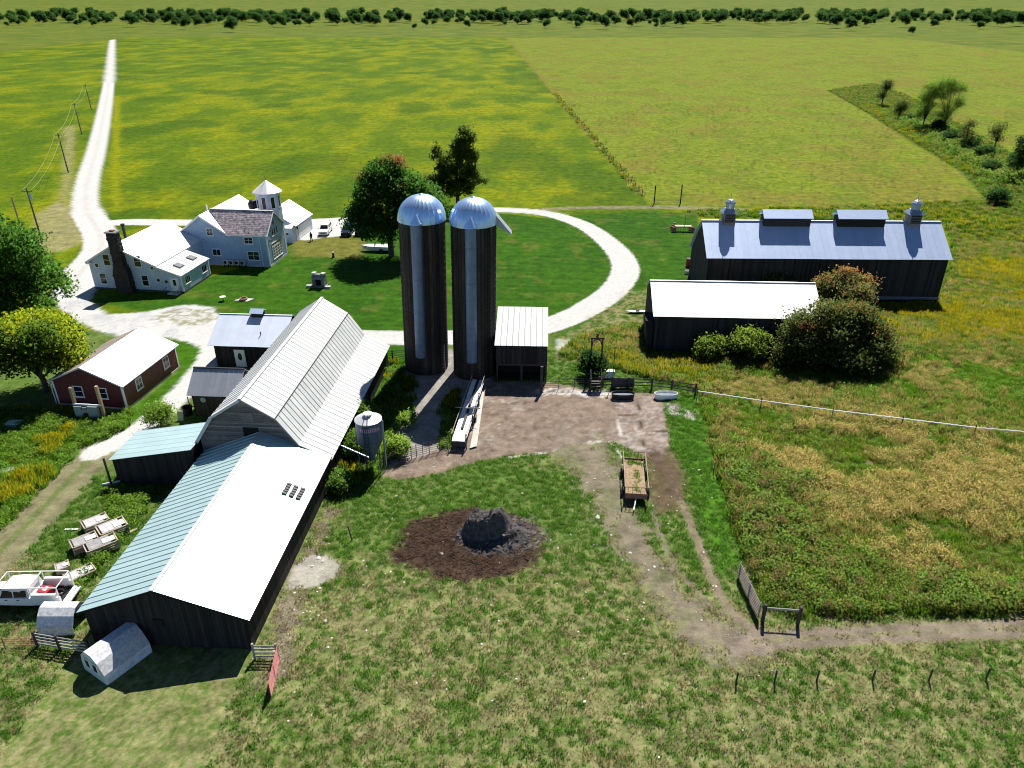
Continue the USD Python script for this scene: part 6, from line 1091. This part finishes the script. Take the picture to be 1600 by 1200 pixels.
# ------------------------------------------------------------------ meter stand, bins
a_, b_ = G(122, 655), G(163, 657); d = b_ - a_; ms = thing('meter_stand', 'two tall pale posts carrying grey electrical cabinets before the red building', 'stand', a_, math.degrees(math.atan2(d[1], d[0]))); Lm = float(np.linalg.norm(d))
for x in (0, Lm): obj('post', MB().box(x - .14, x + .14, .1, .38, 0, 3.7 if x == 0 else 4.0), WOODT, ms)
obj('rail', MB().box(-.1, Lm + .1, .0, .1, 1.75, 1.9), PLY, ms)
for x0, x1, z0, z1 in ((.1, .95, .5, 1.7), (1.05, 1.5, 1.0, 1.65), (1.6, Lm - .2, .35, 1.75)): c_ = obj('cabinet', MB().box(x0, x1, -.3, .0, z0, z1), CABINET, ms); obj('cabinet_door', MB().box(x0 + .05, x1 - .05, -.32, -.3, z0 + .05, z1 - .05), CABINET, c_)
gb_ = thing('ground_box', 'low pale green utility box lid among the weeds at far left', 'box', G(24, 667)); obj('case', MB().box(-.7, .7, -.4, .4, 0, .5), CABINET, gb_); obj('lid', MB().box(-.75, .75, -.45, .45, .5, .6), mat('pale_green_lid', (.35, .48, .40), .5), gb_)
bn = thing('black_bin', 'black round bin beside the seamed shed', 'bin', G(294, 648)); obj('tub', MB().lathe([(.45, 0), (.55, .95), (.5, .95), (.42, .2), (0, .2)], 18), BLACK, bn, smooth=40); obj('rim', MB().lathe([(.55, .92), (.59, .94), (.59, .99), (.54, .99)], 18), BLACK, bn)
wbk = thing('white_board_stand', 'white A-shaped board stand beside the black bin', 'stand', G(284, 655)); obj('board', MB().hexa([(-.3, -.3, 0), (.3, -.3, 0), (.3, -.25, 0), (-.3, -.25, 0)], [(-.3, -.02, 1.0), (.3, -.02, 1.0), (.3, .03, 1.0), (-.3, .03, 1.0)]), PLY, wbk); obj('leg', MB().beam((0, .4, 0), (0, .0, 1.0), .06, .06), PLY, wbk)
# ------------------------------------------------------------------ lawn things
fp = thing('garden_fireplace', 'grey stone outdoor fireplace standing on the lawn', 'fireplace', G(500, 448), -10)
obj('hearth', MB().box(-1.2, 1.2, -.6, .6, 0, .35), STONEG, fp)
for x in (-.85, .6): obj('jamb', MB().box(x - .12, x + .38, -.5, .5, .35, 1.3), STONEG, fp)
obj('back', MB().box(-.97, .98, .3, .5, .35, 2.0), STONEG, fp); obj('firebox', MB().box(-.5, .5, -.1, .3, .35, 1.3), WOODB, fp); obj('mantel', MB().box(-1.0, 1.0, -.5, .3, 1.3, 1.75), STONEG, fp); obj('stack', MB().box(-.85, .9, -.35, .3, 1.75, 2.1), STONEG, fp)
for x in (-.7, .75): obj('cap_stone', MB().box(x - .3, x + .3, -.4, .4, 2.1, 2.3), CONC, fp)
for x in (-1.55, 1.55): bs = thing('stone_block', ('left' if x < 0 else 'right') + ' pale stone block beside the outdoor fireplace', 'block', place(G(500, 448), -10)(x, -.5)); obj('slab', MB().box(-.35, .35, -.3, .3, 0, .3), CONC, bs); obj('cap', MB().box(-.4, .4, -.34, .34, .3, .36), CONC, bs)
ft = thing('fire_pit', 'stone slab fire pit with dark ashes on the lawn', 'fire pit', G(381, 469), -8); obj('slab', MB().hexa([(-1.3, -.5, 0), (.9, -.6, 0), (1.4, .6, 0), (-.6, .55, 0)], [(-1.3, -.5, .1), (.9, -.6, .1), (1.4, .6, .1), (-.6, .55, .1)]), CONC, ft); obj('ring', MB().lathe([(.55, .1), (.6, .35), (.42, .35), (.4, .15)], 12), RUST, ft); obj('ash', MB().lathe([(.4, .2), (.2, .3), (0, .33)], 10), BLACK, ft)
tb = thing('round_table', 'round white table top tilted on the lawn edge', 'table', G(349, 470)); obj('top', MB().add(*(lambda m_: m_)(MB().tube([(0, 0, 0), (0, 0, .06)], .45, 22).xf(0, (0, 0, .6)).arr())), PLY, tb); obj('leg', MB().tube([(0, 0, 0), (0, 0, .6)], .06, 8), STEELD, tb)
og = thing('garden_ornament', 'small dark upright garden ornament with pale top on the lawn', 'ornament', G(521, 402)); obj('figure', MB().lathe([(.3, 0), (.22, .15), (.16, .4), (.2, .62), (.1, .75), (0, .76)], 12), STEELD, og, smooth=40); obj('cap', MB().lathe([(.1, .74), (.17, .82), (.14, .95), (0, 1.0)], 12), PLY, og, smooth=40)
bo = thing('boat', 'white boat hull lying under the maple', 'boat', G(590, 392), 176); obj('hull', MB().hull([(2.9, 0, 1.0), (2.6, 0, .3), (1.5, .75, 1.0), (1.5, -.75, 1.0), (1.0, .35, .15), (1.0, -.35, .15), (-2.6, .95, .95), (-2.6, -.95, .95), (-2.6, .6, .2), (-2.6, -.6, .2), (0, .95, .98), (0, -.95, .98)]), CARW, bo, smooth=30); obj('windscreen', MB().box(.3, .4, -.5, .5, 1.0, 1.35), GLASS, bo); obj('gunwale', MB().tube([(2.9, 0, 1.02), (1.5, .76, 1.02), (0, .96, 1.0), (-2.6, .96, .97), (-2.6, -.96, .97), (0, -.96, 1.0), (1.5, -.76, 1.02), (2.9, 0, 1.02)], .04, 6), TRIMW, bo)
for s in (-1, 1): obj('trailer_wheel', MB().tube([(-.8, s * .85, .3), (-.8, s * 1.0, .3)], .3, 16), BLACK, bo)
ky = thing('canoe', 'pale canoe lying left of the white-roofed barn', 'canoe', G(996, 489), 2); obj('hull', MB().hull([(1.7, 0, .35), (-1.7, 0, .35), (.8, .38, .3), (.8, -.38, .3), (-.8, .38, .3), (-.8, -.38, .3), (.9, 0, 0), (-.9, 0, 0)]), mat('pale_canoe', (.62, .72, .62), .5), ky, smooth=40); obj('seat', MB().box(-.25, .25, -.25, .25, .3, .42), BLACK, ky)
rbr = thing('red_barrel', 'red barrel at the left corner of the blue-roofed barn', 'barrel', G(1076, 416)); obj('drum', MB().lathe([(.45, 0), (.5, .4), (.5, .9), (.45, 1.3), (0, 1.3)], 16), REDP, rbr, smooth=40); obj('lid', MB().lathe([(.46, 1.3), (.46, 1.36), (0, 1.36)], 16), STEELD, rbr)
wp_ = thing('white_pail', 'white pail below the red barrel', 'pail', G(1073, 428)); obj('tub', MB().lathe([(.3, 0), (.38, .6), (.34, .6), (.28, .1), (0, .1)], 14), PLY, wp_); obj('bail', MB().tube([(.36 * math.cos(t), 0, .6 + .2 * math.sin(t)) for t in np.linspace(0, math.pi, 7)], .02, 5), STEELD, wp_)
# farm implement left of the far barn
im = thing('hay_rake', 'rusty farm implement with a tall lever left of the blue-roofed barn', 'implement', G(1064, 361), -2)
obj('beam', MB().box(-1.9, 2.3, -.12, .12, .75, .95), RUST, im); obj('deck', MB().box(-1.3, 1.9, -.5, .5, .95, 1.05), WOODL, im); obj('lever', MB().beam((.6, 0, .9), (.6, 0, 3.3), .09, .09), RUST, im); obj('seat', MB().box(-1.6, -1.1, -.25, .25, 1.5, 1.6).beam((-1.35, 0, .9), (-1.35, 0, 1.5), .08, .08), STEELD, im); obj('hitch', MB().beam((-1.9, 0, .8), (-3.4, -.2, .45), .1, .1), RUST, im)
for x in (-1.5, 2.0):
    for s in (-1, 1): w_ = obj('wheel', MB().tube([(x, s * .75, .5), (x, s * .85, .5)], .5, 16), RUST, im); obj('hub', MB().tube([(x, s * .7, .5), (x, s * .9, .5)], .12, 8), STEELD, im)
for k in range(7): obj('tine', MB().tube([(-1.1 + k * .45, -.4, .9), (-1.1 + k * .45, -.8, .5), (-1.1 + k * .45, -.7, .1)], .025, 5), STEELD, im)
# ------------------------------------------------------------------ person by the garage
def person(label, base, rot, hgt_=1.75):
    t = thing('person', label, 'person', base, rot); k = hgt_ / 1.75
    def blob(bones, infl=0):
        man = manifold3d.Manifold()
        for (a, ra), (b, rb_) in bones:
            sp_ = [manifold3d.Manifold.sphere((r + infl) * k, 14).translate(tuple(float(c_) * k for c_ in p)) for p, r in ((a, ra), (b, rb_))]; man = man + manifold3d.Manifold.batch_hull(sp_)
        return man
    hip, kn, an = [(.09, 0, .92), (.10, .02, .50), (.11, -.02, .09)], None, None
    legs = []; arms = []
    for s in (-1, 1):
        h_, n_, a_ = (s * .09, 0, .92), (s * .10, .03 + .06 * s, .50), (s * .11, -.02 + .12 * s, .08); legs += [((h_, .10), (n_, .07)), ((n_, .068), (a_, .048)), ((a_, .05), ((a_[0], a_[1] + .16, .045), .04))]
        sh, el, wr_ = (s * .19, 0, 1.43), (s * .25, -.03, 1.15), (s * .22, .12, .93); arms += [((sh, .065), (el, .05)), ((el, .048), (wr_, .035)), ((wr_, .04), ((s * .215, .15, .84), .03))]
        for j in range(4): arms.append((((s * .215 + (j - 1.5) * .02, .155, .84), .011), ((s * .20 + (j - 1.5) * .02, .17, .77 + abs(j - 1.3) * .008), .009)))
        arms.append((((s * .19, .15, .87), .013), ((s * .165, .18, .82), .010)))
    torso = [(((-.07, 0, .95), .13), ((.07, 0, .95), .13)), (((0, 0, .95), .15), ((0, 0, 1.22), .15)), (((-.13, 0, 1.38), .09), ((.13, 0, 1.38), .09)), (((0, 0, 1.15), .14), ((0, 0, 1.40), .13)), (((0, 0, 1.42), .06), ((0, .01, 1.55), .055))]
    head = [(((0, .015, 1.60), .075), ((0, .0, 1.66), .095)), (((0, .09, 1.625), .018), ((0, .105, 1.605), .016)), (((-.09, 0, 1.63), .02), ((-.09, 0, 1.60), .015)), (((.09, 0, 1.63), .02), ((.09, 0, 1.60), .015))]
    obj('body', blob(torso + legs + arms + head), mat('skin', (.45, .27, .19), .6), t, smooth=60)
    obj('jacket', blob(torso[:4] + [b_ for b_ in arms if b_[0][1] > .045 and b_[0][0][2] > 1.1], .015), mat('dark_jacket', (.012, .012, .014), .85), t, smooth=60); obj('trousers', blob([torso[0]] + [b_ for b_ in legs if b_[0][0][2] > .3], .012), mat('dark_trousers', (.016, .017, .022), .85), t, smooth=60); obj('shoes', blob([b_ for b_ in legs if b_[0][0][2] < .2], .01), BLACK, t, smooth=60); obj('hair', blob([(((0, -.02, 1.68), .098), ((0, -.03, 1.64), .09))]), mat('dark_hair', (.02, .015, .012), .7), t, smooth=60)
person('person in dark jacket and trousers walking by the garage drive', G(487, 377), 150)
